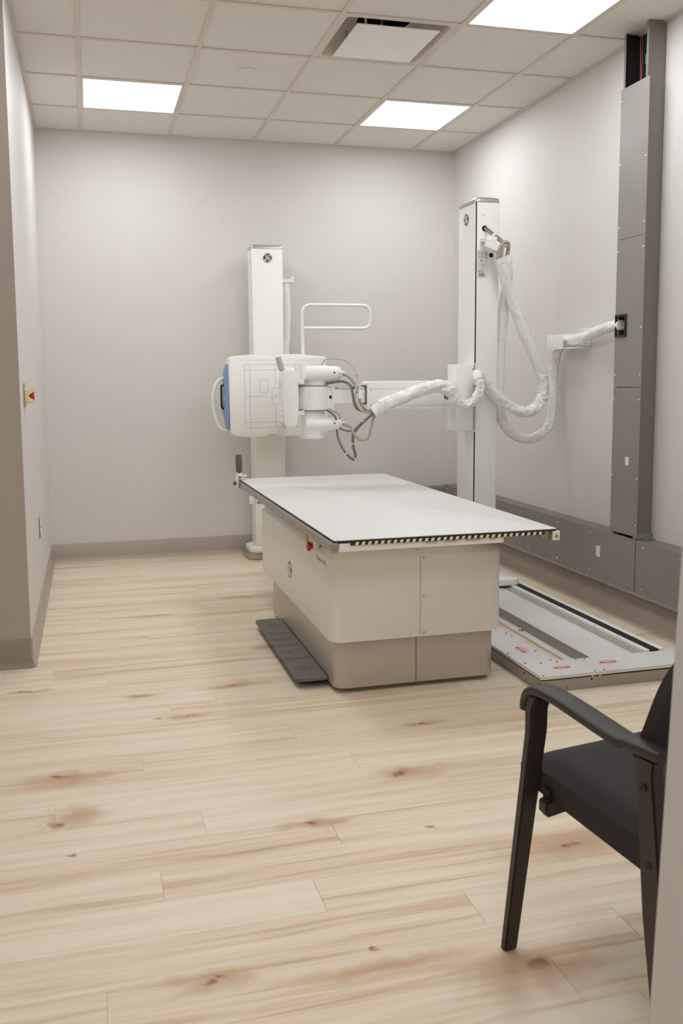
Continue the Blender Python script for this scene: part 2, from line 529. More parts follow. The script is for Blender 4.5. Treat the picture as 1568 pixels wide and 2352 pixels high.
def vent():
    x0, y1 = GX + T * VENT[0], GY + T * VENT[1]
    x1, y0 = x0 + T, y1 - T
    t = empty('air_vent', ((x0 + x1) / 2, (y0 + y1) / 2, ZC), 'square white ceiling air vent with a flat drop plate over a dark round duct', 'air vent')
    bm = B()
    rings = []
    for ins, z, r in ((.013, ZC + .003, .004), (.030, ZC + .003, .02), (.036, ZC + .008, .03), (.042, ZC + .030, .04), (.060, ZC + .075, .05), (.085, ZC + .098, .06), (.12, ZC + .104, .06)):
        rings.append([(p[0], p[1], z) for p in rrect(x0 + ins, x1 - ins, y0 + ins, y1 - ins, r, 5)])
    loft(bm, rings, cap=False)
    obj('pan', bm, M_grid, t)
    bm = B()
    cx, cy = (x0 + x1) / 2, (y0 + y1) / 2
    n = 40
    inner = [bm.verts.new((cx + .140 * math.cos(2 * PI * i / n), cy + .140 * math.sin(2 * PI * i / n), ZC + .104)) for i in range(n)]
    sq = []
    for i in range(n):
        a = 2 * PI * i / n
        s = .187 / max(abs(math.cos(a)), abs(math.sin(a)))
        sq.append(bm.verts.new((cx + s * math.cos(a), cy + s * math.sin(a), ZC + .104)))
    for i in range(n):
        bm.faces.new((inner[i], inner[(i + 1) % n], sq[(i + 1) % n], sq[i]))
    obj('back_plate', bm, M_grid, t)
    bm = B()
    loft(bm, [[(cx + .140 * math.cos(2 * PI * i / n), cy + .140 * math.sin(2 * PI * i / n), z) for i in range(n)] for z in (ZC + .1045, ZC + .28)], cap=False)
    bm.faces.new([bm.verts.new((cx + .140 * math.cos(2 * PI * i / n), cy + .140 * math.sin(2 * PI * i / n), ZC + .28)) for i in range(n)])
    obj('duct_collar', bm, M_void, t)
    bm = B()
    rbox(bm, 1.326, 1.756, 4.390, 4.846, ZC - .010, ZC - .004, .006, .002)
    obj('drop_plate', bm, M_white2, t)
    for x, y in ((1.385, 4.44), (1.69, 4.44), (1.385, 4.79), (1.69, 4.79)):
        bm = B()
        box(bm, x - .006, x + .006, y - .0015, y + .0015, ZC - .004, ZC + .103)
        obj('hanger', bm, M_grid, t, smooth=False)
    bm = B()
    tube(bm, [(1.49, 4.54, ZC + .012), (1.51, 4.58, ZC + .06), (1.55, 4.66, ZC + .16)], .005, 8)
    obj('hanger_strut', bm, M_grid, t)
vent()

bm = B()
lathe(bm, (.928, 5.213, ZC + .007), (0, 0, -1), [(0, .0), (0, .046), (.003, .047), (.006, .045), (.0075, .03), (.008, 0)])
tag(obj('sprinkler_cover', bm, M_tile), 'small round flat cover plate set in a ceiling tile', 'sprinkler cover')

# ------------------------------------------------------------------ left wall: stop button, outlet
t = empty('emergency_stop_button', (XL, 4.52, 1.243), 'emergency stop button, red in a cream housing, mounted on the left wall', 'emergency button')
bm = B(); rbox(bm, XL + .0005, XL + .005, 4.462, 4.578, 1.187, 1.300, .006, .001, axis='x'); obj('wall_plate', bm, M_alu, t)
bm = B()
rbox(bm, XL + .005, XL + .016, 4.487, 4.553, 1.205, 1.275, .01, .002, axis='x')
# hood: four short walls with a scooped mouth
for y0, y1 in ((4.487, 4.493), (4.547, 4.553)):
    pts = [(XL + .016, 1.207), (XL + .046, 1.207)] + [(XL + .046 - .022 * math.sin(PI * q / 8), 1.222 + .036 * q / 8) for q in range(9)] + [(XL + .046, 1.273), (XL + .016, 1.273)]
    prism(bm, pts, y0, y1, 'y')
box(bm, XL + .016, XL + .046, 4.493, 4.547, 1.205, 1.210)
box(bm, XL + .016, XL + .046, 4.493, 4.547, 1.270, 1.275)
obj('housing', bm, M_cream, t)
bm = B(); lathe(bm, (XL + .016, 4.52, 1.24), (1, 0, 0), [(0, .014), (.012, .014), (.014, .023), (.026, .025), (.030, .022), (.032, 0)]); obj('button', bm, M_red, t)

t = empty('wall_outlet', (XL, 5.29, .484), 'double electrical outlet with a steel plate, low on the left wall', 'outlet')
bm = B(); rbox(bm, XL + .0005, XL + .006, 5.253, 5.327, .425, .543, .005, .002, axis='x'); obj('cover_plate', bm, M_alu, t)
for z in (.463, .505):
    bm = B(); rbox(bm, XL + .006, XL + .012, 5.274, 5.306, z - .015, z + .015, .010, .001, axis='x'); obj('socket', bm, M_white2, t)

# ------------------------------------------------------------------ grey steel wall ducts
def dome(axis, r=.0055):
    bm = B()
    lathe(bm, (0, 0, 0), axis, [(0, r), (.001, r), (.0028, r * .75), (.0036, 0)], 12)
    return bm
SCREW_X = obj('screw', dome((-1, 0, 0)), M_chrome, origin=(0, 0, 0))
def screws(parent, pts):
    global SCREW_X
    for p in pts:
        place_copy(SCREW_X, p, parent)

DX = 2.70
t = empty('cable_duct', (2.75, 4.14, .47), 'tall vertical grey steel cable duct running up the right wall to the ceiling', 'cable duct')
bm = B()
th = .003
box(bm, DX + .002, XR - .001, 4.040, 4.043, .4725, ZC + .006)                # near side
box(bm, DX + .002, XR - .001, 4.247, 4.250, .4725, ZC + .006)                # far side
box(bm, XR - .004, XR - .001, 4.043, 4.247, .4725, ZC + .006)         # back
box(bm, DX + .002, DX + .005, 4.043, 4.058, .4725, ZC + .006)         # flanges
box(bm, DX + .002, DX + .005, 4.235, 4.247, .4725, ZC + .006)
obj('channel', bm, M_ductside, t, smooth=False)
bm = B(); box(bm, XR - .0065, XR - .0042, 4.0432, 4.2468, 2.60, ZC + .006); box(bm, DX + .006, XR - .0066, 4.2445, 4.2468, 2.60, ZC + .006)  # near-black plates standing in for the shade inside the open duct top
obj('shade_liner', bm, M_void, t, smooth=False)
bm = B(); box(bm, DX + .06, DX + .062, 4.18, 4.183, 2.6, ZC); box(bm, DX + .08, DX + .095, 4.05, 4.062, 2.6, ZC)
obj('divider', bm, M_ductside, t, smooth=False)
for z0, z1 in ((2.012, 2.765), (1.2535, 2.010), (.485, 1.2505)):
    bm = B()
    if z0 < 1.6 < z1:
        # cover with a square cable opening
        box(bm, DX - .002, DX + .001, 4.018, 4.262, z0, 1.52); box(bm, DX - .002, DX + .001, 4.018, 4.262, 1.62, z1)
        box(bm, DX - .002, DX + .001, 4.018, 4.166, 1.52, 1.62); box(bm, DX - .002, DX + .001, 4.246, 4.262, 1.52, 1.62)
    else:
        box(bm, DX - .002, DX + .001, 4.018, 4.262, z0, z1)
    cv = obj('cover_panel', bm, M_duct, t, smooth=False)
    zz = [z0 + .06, (z0 + z1) / 2, z1 - .06] if z0 > 2 else [z0 + .06, z0 + .30, z1 - .06]
    screws(cv, [(DX - .002, y, z) for y in (4.030, 4.252) for z in zz])
bm = B()
box(bm, DX - .010, DX - .002, 4.158, 4.166, 1.512, 1.628); box(bm, DX - .010, DX - .002, 4.246, 4.254, 1.512, 1.628)
box(bm, DX - .010, DX - .002, 4.166, 4.246, 1.512, 1.522); box(bm, DX - .010, DX - .002, 4.166, 4.246, 1.618, 1.628)
tag(obj('opening_grommet', bm, M_black, t, smooth=False), 'black square cable grommet')
bm = B(); box(bm, DX - .003, DX - .002, 4.105, 4.135, .848, .892); st = obj('sticker', bm, M_sticker, t, smooth=False)
bm = B(); box(bm, XR - .0095, XR - .0066, 4.15, 4.20, 2.88, 2.93)
obj('knockout_plate', bm, M_galv, t, smooth=False)
bm = B(); box(bm, DX, XR - .001, 4.026, 4.0395, .4725, .50); box(bm, DX + .03, XR - .001, 4.0, 4.0395, .4722, .4745)
obj('foot_bracket', bm, M_duct, t, smooth=False)
bm = B(); tube(bm, [(2.775, 4.222, ZC), (2.775, 4.220, 2.95), (2.776, 4.216, 2.84), (2.775, 4.218, 2.70), (2.775, 4.219, 2.62)], .0022, 8)
tag(obj('pull_cord', bm, M_redcord), 'thin red cord hanging inside the open top of the tall grey duct', 'cord')

ZR0, ZR1 = .200, .470
t = empty('cable_raceway', (2.75, 4.8, ZR0), 'low horizontal grey steel cable raceway along the right wall above the baseboard', 'cable raceway')
bm = B()
box(bm, DX + .002, XR - .001, .905, 6.60, ZR1 - .003, ZR1); box(bm, DX + .002, XR - .001, .905, 6.60, ZR0 + .004, ZR0 + .007); box(bm, XR - .004, XR - .001, .905, 6.60, ZR0 + .007, ZR1 - .003)
obj('channel', bm, M_ductside, t, smooth=False)
for y0, y1, dz in ((.92, 3.598, -.012), (3.60, 4.020, 0), (4.026, 5.245, 0), (5.249, 6.598, 0)):
    bm = B(); box(bm, DX - .002, DX + .001, y0, y1, ZR0 - .004 + dz, ZR1)
    cv = obj('cover_panel', bm, M_duct, t, smooth=False)
    if y1 < 3: continue
    n = max(2, round((y1 - y0) / .3))
    screws(cv, [(DX - .002, y0 + .06 + (y1 - y0 - .12) * q / (n - 1), z) for q in range(n) for z in (ZR0 + .025, ZR1 - .03)])
for y in (4.372, 5.18):
    bm = B(); box(bm, DX - .003, DX - .002, y - .02, y + .02, .318, .378)
    obj('sticker', bm, M_sticker, t, smooth=False)
t = empty('cable_raceway', (2.5, 6.65, ZR0), 'low grey steel cable raceway on the back wall behind the tube column', 'cable raceway')
bm = B(); box(bm, 1.75, XR - .002, 6.602, YB - .001, ZR0, ZR1 - .02)
obj('channel', bm, M_ductside, t, smooth=False)
bm = B(); box(bm, 1.75, DX, 6.599, 6.602, ZR0 - .004, ZR1 - .02)
obj('cover_panel', bm, M_duct, t, smooth=False)

# ------------------------------------------------------------------ monogram badge
def badge(parent, c, ux, uz, r, name='logo'):
    """round dark badge with a white script monogram; ux, uz span its plane"""
    c, ux, uz = Vector(c), Vector(ux), Vector(uz)
    nr = ux.cross(uz)
    if nr.dot(Vector((0, 0, CAM_H)) - c) < 0: nr = -nr
    bm = B(); lathe(bm, c, nr, [(0, r * 1.22), (.001, r * 1.22), (.0022, r * 1.17), (.0022, 0)], 40)
    d = obj(name, bm, M_silver, parent)
    bm = B(); lathe(bm, c + nr * .0018, nr, [(0, r * 1.02), (.0012, r * 1.02), (.0012, 0)], 40)
    obj('field', bm, M_dark, d)
    def strk(bm, pts, w):
        P = [c + ux * (x * r) + uz * (y * r) + nr * .0032 for x, y in pts]
        tube(bm, P, w * r, 6, 6)
    bm = B()
    L1 = [(-.62, .42), (-.50, .30), (-.36, .08), (-.18, .10), (-.10, .40), (-.16, .64), (-.32, .58), (-.36, .34), (-.24, .06), (-.14, -.20), (-.16, -.50), (-.36, -.68), (-.58, -.58), (-.60, -.34), (-.42, -.12), (-.10, .04), (.20, .10), (.58, .14)]
    L2 = [(.40, .44), (.54, .60), (.40, .70), (.22, .54), (.18, .26), (.28, .06), (.14, -.16), (.06, -.40), (.18, -.64), (.44, -.70), (.66, -.52), (.68, -.24), (.50, -.08), (.32, -.20), (.34, -.40), (.48, -.44)]
    strk(bm, L1, .062); strk(bm, L2, .062)
    for q in range(4):
        a0 = PI / 2 * q + .30
        strk(bm, [((.86 + .14 * s) * math.cos(a0 + .75 * s), (.86 + .14 * s) * math.sin(a0 + .75 * s)) for s in (0, .25, .5, .75, 1)], .06)
    obj('monogram', bm, M_sticker, d)
    return d

def text_mesh(s, c, ux, uz, h, nr, depth=.0006):
    """small raised lettering as one mesh"""
    cu = bpy.data.curves.new('lettering', 'FONT')
    cu.body = s; cu.size = h; cu.extrude = depth
    cu.align_x = 'LEFT'; cu.align_y = 'BOTTOM'
    o = bpy.data.objects.new('lettering', cu)
    me = bpy.data.meshes.new_from_object(o)
    bpy.data.objects.remove(o); bpy.data.curves.remove(cu)
    bm = B(); bm.from_mesh(me); bpy.data.meshes.remove(me)
    c, ux, uz, nr = Vector(c), Vector(ux), Vector(uz), Vector(nr)
    for v in bm.verts: v.co = c + ux * v.co.x + uz * v.co.y + nr * v.co.z
    return bm

def warning_triangle(parent, c, ux, uz, s, nr):
    c, ux, uz, nr = Vector(c), Vector(ux), Vector(uz), Vector(nr)
    def tri(k, o): return [c + ux * (x * k * s) + uz * ((y) * k * s) + nr * o for x, y in ((-1, -.6), (1, -.6), (0, 1.1))]
    bm = B(); loft(bm, [tri(1, 0), tri(1, .0008)]); a = obj('warning_label', bm, M_dark, parent, smooth=False)
    bm = B(); loft(bm, [tri(.78, .0008), tri(.78, .0012)]); obj('field', bm, M_yellow, a, smooth=False)
    bm = B()
    for q in range(3): loft(bm, [[c + ux * x + uz * z + nr * o for x, z in ((-.3 * s + .1 * s * q, (-.42 + .3 * q) * s), (.3 * s - .1 * s * q, (-.42 + .3 * q) * s), (.3 * s - .1 * s * q, (-.30 + .3 * q) * s), (-.3 * s + .1 * s * q, (-.30 + .3 * q) * s))] for o in (.0012, .0016)])
    obj('symbol', bm, M_dark, a, smooth=False)

# ------------------------------------------------------------------ examination table
t = empty('x_ray_table', (1.31, 4.2, 0), 'white-topped x-ray examination table on a beige and grey pedestal', 'x-ray table')
bm = B()
rbox(bm, 1.0, 1.65, 3.535, 4.76, 0, .03, .02, .003)
obj('plinth', bm, M_ductside, t)
bm = B()
rbox(bm, .952, 1.672, 3.505, 4.84, .022, .236, .05, .006, 8)
sk = obj('skirt', bm, M_skirt, t)
bm = B(); box(bm, 1.306, 1.3085, 3.5040, 3.507, .026, .23); obj('seam', bm, M_dark, sk, smooth=False)
SCREW_Y = obj('screw', dome((0, -1, 0), .005), M_chrome, origin=(0, 0, 0))
for x in (1.32, 1.03, 1.60, 1.47): place_copy(SCREW_Y, (x, 3.505, .05), sk)
bm = B()
rings = []
for z, ins in ((.228, .010), (.231, .003), (.238, 0), (.572, 0), (.580, .002), (.606, .024), (.612, .030), (.614, .036)):
    rings.append([(p[0], p[1], z) for p in rrect(.925 + ins, 1.690 - ins, 3.470 + ins, 5.0 - ins, .052 - ins * .6, 8)])
loft(bm, rings)
cv = obj('pedestal_cover', bm, M_cover, t)
bm = B()
loft(bm, [[(1.312, 3.4692, .236), (1.3135, 3.4692, .236), (1.3135, 3.474, .236), (1.312, 3.474, .236)], [(1.312, 3.4692, .574), (1.3135, 3.4692, .574), (1.3135, 3.474, .574), (1.312, 3.474, .574)], [(1.304, 3.493, .607), (1.3055, 3.493, .607), (1.3055, 3.498, .607), (1.304, 3.498, .607)]])
obj('seam', bm, M_print, cv, smooth=False)
for z in (.566, .405, .246):
    s = place_copy(SCREW_Y, (1.330, 3.470, z), cv); s.scale = (1.5, 1.5, 1.5)
badge(cv, (.925, 4.235, .383), (0, 1, 0), (0, 0, 1), .037)
bm = text_mesh('Definium 656', (.9248, 3.705, .535), (0, -1, 0), (0, 0, 1), .030, (-1, 0, 0))
obj('lettering', bm, M_alu, cv, smooth=False)
# neck under the floating top
bm = B(); box(bm, 1.0, 1.66, 3.56, 4.95, .60, .625); box(bm, 1.15, 1.55, 3.7, 4.8, .62, .66)
obj('top_carriage', bm, M_black, t, smooth=False)
bm = B(); rbox(bm, .8975, 1.585, 3.2465, 3.60, .655, .689, .012, .003); bx = obj('end_beam', bm, M_white2, t)
for x0, n, w in ((1.25, 4, .010), (1.33, 5, .009), (1.42, 5, .010), (1.52, 3, .008)):
    bm = B()
    for q in range(n):
        box(bm, x0 + q * w * 1.3, x0 + q * w * 1.3 + w, 3.2459, 3.2467, .674, .677); box(bm, x0 + q * w * 1.2, x0 + q * w * 1.2 + w * .7, 3.2459, 3.2467, .668, .670)
    obj('lettering', bm, M_print, bx, smooth=False)
# top
bm = B(); rbox(bm, .880, 1.815, 3.246, 5.455, .6975, .7015, .010, .0012); tp = obj('tabletop', bm, M_tabletop, t)
bm = B(); rbox(bm, .878, 1.817, 3.244, 5.457, .6925, .6975, .010, .001); obj('edge_band', bm, M_black, tp)
bm = B(); rbox(bm, .935, 1.760, 3.300, 5.40, .672, .6925, .005, .002); obj('underframe', bm, M_black, tp)
for nm, x0, x1 in (('left', .868, .896), ('right', 1.798, 1.826)):
    bm = B()
    pr = [(x0, .654), (x1, .654), (x1, .692), (x0, .692)]
    prism(bm, pr, 3.258, 5.448, 'y')
    bmesh.ops.bevel(bm, geom=[e for e in bm.edges if abs(e.verts[0].co.y - e.verts[1].co.y) > 1], offset=.004, segments=3, affect='EDGES')
    ra = obj('side_rail', bm, M_alu, t)
    bm = B(); rbox(bm, x0 - .001, x1 + .001, 3.245, 3.258, .653, .692, .003, .001, axis='y')
    ec = obj('end_cap', bm, M_alu if nm == 'left' else M_white2, ra)
    warning_triangle(ec, ((x0 + x1) / 2, 3.2448, .671), (1, 0, 0), (0, 0, 1), .009, (0, -1, 0))
bm = B(); box(bm, 1.752, 1.798, 3.262, 3.34, .664, .690, .002); obj('rail_bracket', bm, M_alu, t)
bm = B(); box(bm, .9, 1.80, 3.2425, 3.2440, .6925, .6972); obj('edge_lip', bm, M_black, t, smooth=False)
# hazard tape along the foot end
bm = B(); box(bm, .945, 1.758, 3.2420, 3.2440, .6795, .6925)
tape = obj('hazard_tape', bm, M_tapeblack, t, smooth=False)
bm = B()
for q in range(31):
    x = .962 + q * .0256
    pts = [(x + .004, 3.2410), (x + .0165, 3.2410)]
    loft(bm, [[(x, 3.2413, .6798), (x + .0125, 3.2413, .6798), (x + .0125, 3.2420, .6798), (x, 3.2420, .6798)], [(x + .004, 3.2413, .6923), (x + .0165, 3.2413, .6923), (x + .0165, 3.2420, .6923), (x + .004, 3.2420, .6923)]])
obj('stripe', bm, M_tapeyellow, tape, smooth=False)
# stop and release buttons at the left side
bm = B(); box(bm, .913, .935, 3.68, 3.83, .575, .655, .004); kb = obj('button_bracket', bm, M_cover, t)
bm = B(); lathe(bm, (.913, 3.728, .592), (-1, 0, 0), [(0, .012), (.008, .012), (.009, .021), (.018, .022), (.022, .018), (.023, 0)]); tag(obj('stop_button', bm, M_red, kb), 'red stop button')
bm = B(); lathe(bm, (.913, 3.805, .612), (-1, 0, 0), [(0, .016), (.005, .016), (.007, .012), (.007, 0)]); obj('release_button', bm, M_yellow, kb)
# foot pedals
bm = B(); rbox(bm, .83, .96, 3.66, 4.55, .012, .030, .01, .003); pb = obj('pedal_bar', bm, M_black, t)
yb_ = [3.605, 3.900, 4.106, 4.310, 4.600]
for q in range(4):
    y0, y1 = yb_[q] + .003, yb_[q + 1] - .003
    pts = []
    rA = .035 if q == 0 else .003
    rB = .022 if q == 3 else .003
    x0, x1 = .811, .948
    for cx, cy, r, s in ((x1 - .003, y1 - .003, .003, 0), (x0 + rB, y1 - rB, rB, 1), (x0 + rA, y0 + rA, rA, 2), (x1 - .003, y0 + .003, .003, 3)):
        for i in range(7):
            a = (s + i / 6) * PI / 2
            pts.append((cx + r * math.cos(a), cy + r * math.sin(a)))
    bm = B(); prism(bm, pts, .033, .045, 'z')
    bmesh.ops.bevel(bm, geom=[e for e in bm.edges if e.verts[0].co.z > .04 and e.verts[1].co.z > .04], offset=.002, segments=2, affect='EDGES')
    pd = obj('foot_pedal', bm, M_rubber, pb)
    bm = B(); cx, cy = (.811 + .932) / 2, (y0 + y1) / 2
    if q in (0, 3):
        P = [(cx + .026 * math.cos(a), cy + .026 * math.sin(a), .0451) for a in [.5 + 5.2 * i / 16 for i in range(17)]]
        tube(bm, P, .0011, 6, 2)
        for sx in (-1, 1):
            tube(bm, [(cx + sx * .036, cy - .012, .0451), (cx + sx * .042, cy, .0451), (cx + sx * .036, cy + .012, .0451)], .0011, 6, 3)
        tube(bm, [(cx - .012, cy - .012, .0451), (cx + .012, cy - .012, .0451), (cx + .012, cy + .006, .0451)], .0009, 6, 2, smooth=False)
    else:
        for dx in (-.008, 0, .008): tube(bm, [(cx + dx, cy - .02, .0451), (cx + dx, cy + .02, .0451)], .0012, 6, 1, smooth=False)
        for sx in (-1, 1):
            tube(bm, [(cx + sx * .03, cy - .016, .0451), (cx + sx * .042, cy - .016, .0451), (cx + sx * .042, cy + .012, .0451), (cx + sx * .03, cy + .012, .0451)], .0010, 6, 1, smooth=False)
    obj('marking', bm, M_pedmark, pd)

# clamped hand grip at the far left corner of the top
t = empty('hand_grip', (.872, 5.40, .66), 'dark grey upright hand grip clamped to the far left corner of the white tabletop', 'hand grip')
bm = B()
box(bm, .853, .861, 5.375, 5.425, .652, .725, .002); box(bm, .853, .915, 5.375, 5.425, .722, .731, .002); box(bm, .861, .9, 5.375, 5.425, .645, .652, .002)
box(bm, .861, .905, 5.38, 5.42, .7065, .713, .001)
obj('clamp', bm, M_white2, t)
bm = B(); lathe(bm, (.874, 5.40, .731), (0, 0, 1), [(0, .020), (.005, .020), (.008, .012), (.012, .012)]); obj('collar', bm, M_white2, t)
bm = B(); cyl(bm, (.874, 5.40, .712), (.870, 5.40, .77), .006, n=16); obj('shaft', bm, M_black, t)
bm = B(); lathe(bm, (.872, 5.40, .747), (-.03, 0, 1), [(0, .008), (.002, .016), (.008, .020), (.100, .019), (.108, .016), (.110, 0)], 28); obj('grip_sleeve', bm, M_grip, t)
bm = B(); cyl(bm, (.835, 5.40, .68), (.853, 5.40, .68), .012, n=20, e=.002); obj('clamp_knob', bm, M_grip, t)

# ------------------------------------------------------------------ wall stand (bucky)
t = empty('detector_wall_stand', (1.27, 6.5, 0), 'white chest stand with a square detector panel on a column against the back wall', 'detector stand')
bm = B(); rbox(bm, 1.158, 1.385, 6.45, 6.62, .03, 2.232, .010, .003); col = obj('column', bm, M_white, t)
bm = B()
rings = []
for z, ins in ((2.2321, 0), (2.245, 0), (2.254, .004), (2.259, .012), (2.2592, .1)):
    rings.append([(p[0], p[1], z) for p in rrect(1.156 + ins, 1.387 - ins, 6.448 + min(ins, .08), 6.622 - min(ins, .08), max(.012 - ins * .1, .002), 5)])
loft(bm, rings); obj('cap', bm, M_silver, col)
badge(col, (1.273, 6.4495, 2.167), (1, 0, 0), (0, 0, 1), .029)
bm = B(); box(bm, 1.1572, 1.1582, 6.468, 6.470, .05, 2.22); obj('side_seam', bm, M_print, col, smooth=False)
bm = B(); lathe(bm, (1.1580, 6.50, 2.15), (-1, 0, 0), [(0, .009), (.002, .009), (.003, .005), (.003, 0)], 16); obj('plug', bm, M_silver, col)
bm = B(); rbox(bm, 1.085, 1.44, 6.36, 6.66, .0, .055, .06, .012, 8); obj('base', bm, M_steel, t)
bm = B(); loft(bm, [[(p[0], p[1], z) for p in rrect(1.105 + i, 1.42 - i, 6.39 + i, 6.65 - i, .04, 6)] for z, i in ((.055, 0), (.080, .004), (.092, .025))]); obj('base_skirt', bm, M_white, t)
bm = B(); rbox(bm, 1.152, 1.392, 6.425, 6.449, .093, .392, .008, .003); lc = obj('lower_cover', bm, M_white, t)
warning_triangle(col, (1.184, 6.4496, .414), (1, 0, 0), (0, 0, 1), .019, (0, -1, 0))
bm = B(); box(bm, 1.118, 1.158, 6.47, 6.50, .395, .455, .004); obj('side_bracket', bm, M_white2, t)
# detector housing
top = [(.926, 1.432), (.930, 1.452), (.95, 1.462), (1.077, 1.473), (1.15, 1.472), (1.19, 1.462), (1.215, 1.454), (1.25, 1.452), (1.275, 1.464), (1.30, 1.476), (1.40, 1.476), (1.53, 1.465), (1.595, 1.459), (1.607, 1.45)]
bot = [(1.62, .955), (1.612, .93), (1.59, .918), (1.50, .914), (1.30, .913), (1.275, .918), (1.25, .930), (1.21, .932), (1.185, .920), (1.16, .912), (1.05, .912), (.97, .920), (.945, .932), (.932, .955)]
out = top + bot
cxm, czm = 1.27, 1.19
bm = B()
rings = []
for y, s in ((6.265, .985), (6.26, .992), (6.15, 1.0), (6.108, 1.0), (6.102, .994), (6.100, .985)):
    rings.append([(cxm + (x - cxm) * s, y, czm + (z - czm) * s) for x, z in out])
loft(bm, rings)
det = obj('detector_housing', bm, M_white, t, angle=50)
bm = B()
y = 6.0996
def hl(x0, x1, z, w=.0013): box(bm, x0, x1, y, y + .0006, z - w / 2, z + w / 2)
def vl(x, z0, z1, w=.0013): box(bm, x - w / 2, x + w / 2, y, y + .0006, z0, z1)
hl(1.03, 1.425, 1.407); hl(1.034, 1.425, .976); vl(1.032, .976, 1.407); vl(1.425, .976, 1.407)
hl(1.03, 1.425, 1.370); hl(1.034, 1.425, 1.013); vl(1.069, .976, 1.407); vl(1.390, .976, 1.407)
vl(1.246, 1.263, 1.407); vl(1.248, .976, 1.12); hl(1.034, 1.177, 1.189); hl(1.32, 1.425, 1.189)
hl(1.140, 1.194, 1.305); hl(1.140, 1.194, 1.215); vl(1.140, 1.215, 1.305); vl(1.194, 1.215, 1.305)
hl(1.221, 1.276, 1.247); hl(1.221, 1.276, 1.136); vl(1.221, 1.136, 1.247); vl(1.276, 1.136, 1.247)
hl(1.229, 1.262, 1.193); vl(1.2455, 1.175, 1.211)
hl(.99, 1.55, 1.436, .0008)
obj('field_marking', bm, M_print, det, smooth=False)
# blue cassette tray on the left edge, black handle
bm = B()
loft(bm, [[(.928, 6.125, zz), (.928, 6.245, zz), (.928 - d, 6.235, zz), (.928 - d, 6.14, zz)] for zz, d in ((.962, .004), (1.02, .020), (1.10, .026), (1.32, .026), (1.375, .020), (1.412, .004))])
tr = obj('cassette_tray', bm, M_blue, det)
bm = B(); tube(bm, [(.904, 6.19, 1.272), (.893, 6.19, 1.266), (.886, 6.19, 1.25), (.886, 6.19, 1.13), (.893, 6.19, 1.112), (.904, 6.19, 1.106)], .007, 10); obj('tray_handle', bm, M_black, tr)
bm = B(); box(bm, .9012, .9022, 6.15, 6.165, 1.165, 1.195); obj('tray_label', bm, M_sticker, tr, smooth=False)
bm = B(); tube(bm, [(.935, 6.23, 1.325), (.905, 6.21, 1.318), (.868, 6.2, 1.298), (.838, 6.2, 1.24), (.829, 6.2, 1.165), (.838, 6.2, 1.075), (.860, 6.2, 1.0), (.895, 6.2, .960), (.940, 6.22, .955)], .0115, 14); obj('patient_handle', bm, M_white2, t)
bm = B(); rbox(bm, .885, .93, 6.245, 6.262, 1.06, 1.31, .02, .004, axis='y'); obj('side_flange', bm, M_cover, t)
bm = B(); box(bm, 1.17, 1.40, 6.264, 6.452, 1.0, 1.38, .01); obj('detector_carriage', bm, M_white2, t)
bm = B()
tube(bm, [(1.466, 6.2, 1.44), (1.466, 6.2, 1.60), (1.465, 6.2, 1.74), (1.470, 6.2, 1.785), (1.49, 6.2, 1.81), (1.52, 6.2, 1.819), (1.60, 6.2, 1.82), (1.80, 6.2, 1.82), (1.90, 6.2, 1.82), (1.932, 6.2, 1.812), (1.953, 6.2, 1.79), (1.958, 6.2, 1.75), (1.956, 6.2, 1.70), (1.945, 6.2, 1.672), (1.915, 6.2, 1.661), (1.86, 6.2, 1.659), (1.60, 6.2, 1.659), (1.47, 6.2, 1.659)], .0115, 14, 5)
tag(obj('overhead_grab_bar', bm, M_white2, t), 'white looped overhead grab bar')
# cable guide at the rear of the column, with its wrapped cable
bm = B(); box(bm, 1.385, 1.475, 6.50, 6.56, 2.003, 2.026, .003); box(bm, 1.455, 1.475, 6.50, 6.56, 2.0261, 2.045, .003); cyl(bm, (1.425, 6.53, 1.945), (1.425, 6.53, 2.003), .026, .022, 20)
obj('cable_bracket', bm, M_white2, t)
bm = B()
def wrapped(bm, pts, r, seed, amp=.16, k=14, taper=None, n=28):
    """a cable bundle in loose plastic film: long slanted folds, tighter where it bends"""
    off = Vector((seed * 7.3, seed * 3.1, 0))
    P = spline(pts, k)
    bend, along, acc = [], [], 0
    for i in range(len(P)):
        a, b, c = P[max(i - 3, 0)], P[i], P[min(i + 3, len(P) - 1)]
        u, v = (b - a), (c - b)
        bend.append(u.angle(v) / max(.01, (c - a).length) if u.length > 1e-6 and v.length > 1e-6 else 0)
        if i: acc += (P[i] - P[i - 1]).length
        along.append(acc)
    def rf(tt, i, a, p):
        q = along[i]
        kb = min(1.0, .35 + bend[i] * .16)
        tw = a + q * 9.0 + 1.5 * noise.noise(Vector((q * 5, seed, 0)))
        ring = Vector((math.cos(tw), math.sin(tw), 0))
        w_ = noise.noise(ring * .9 + Vector((0, 0, q * 9)) + off)
        f1 = 1 - abs(noise.noise(ring * 1.1 + Vector((0, 0, q * 22)) + off * 2)) * 2.6
        f2 = 1 - abs(noise.noise(ring * 1.7 + Vector((0, 0, q * 46)) + off * 3)) * 2.8
        rr = r * (1 + amp * (.55 * w_ + kb * .75 * max(0, f1) ** 1.5 - kb * .5 * max(0, f2) ** 2))
        if taper: rr *= taper(tt)
        return rr
    return tube(bm, pts, r, n, k, rf=rf)
wrapped(bm, [(1.425, 6.53, 1.955), (1.428, 6.53, 1.88), (1.430, 6.53, 1.80), (1.428, 6.53, 1.68), (1.418, 6.53, 1.55), (1.405, 6.52, 1.42), (1.37, 6.48, 1.36)], .025, 3, .10)
tag(obj('wrapped_cable', bm, M_wrap, t), 'plastic-wrapped cable down the back of the column')

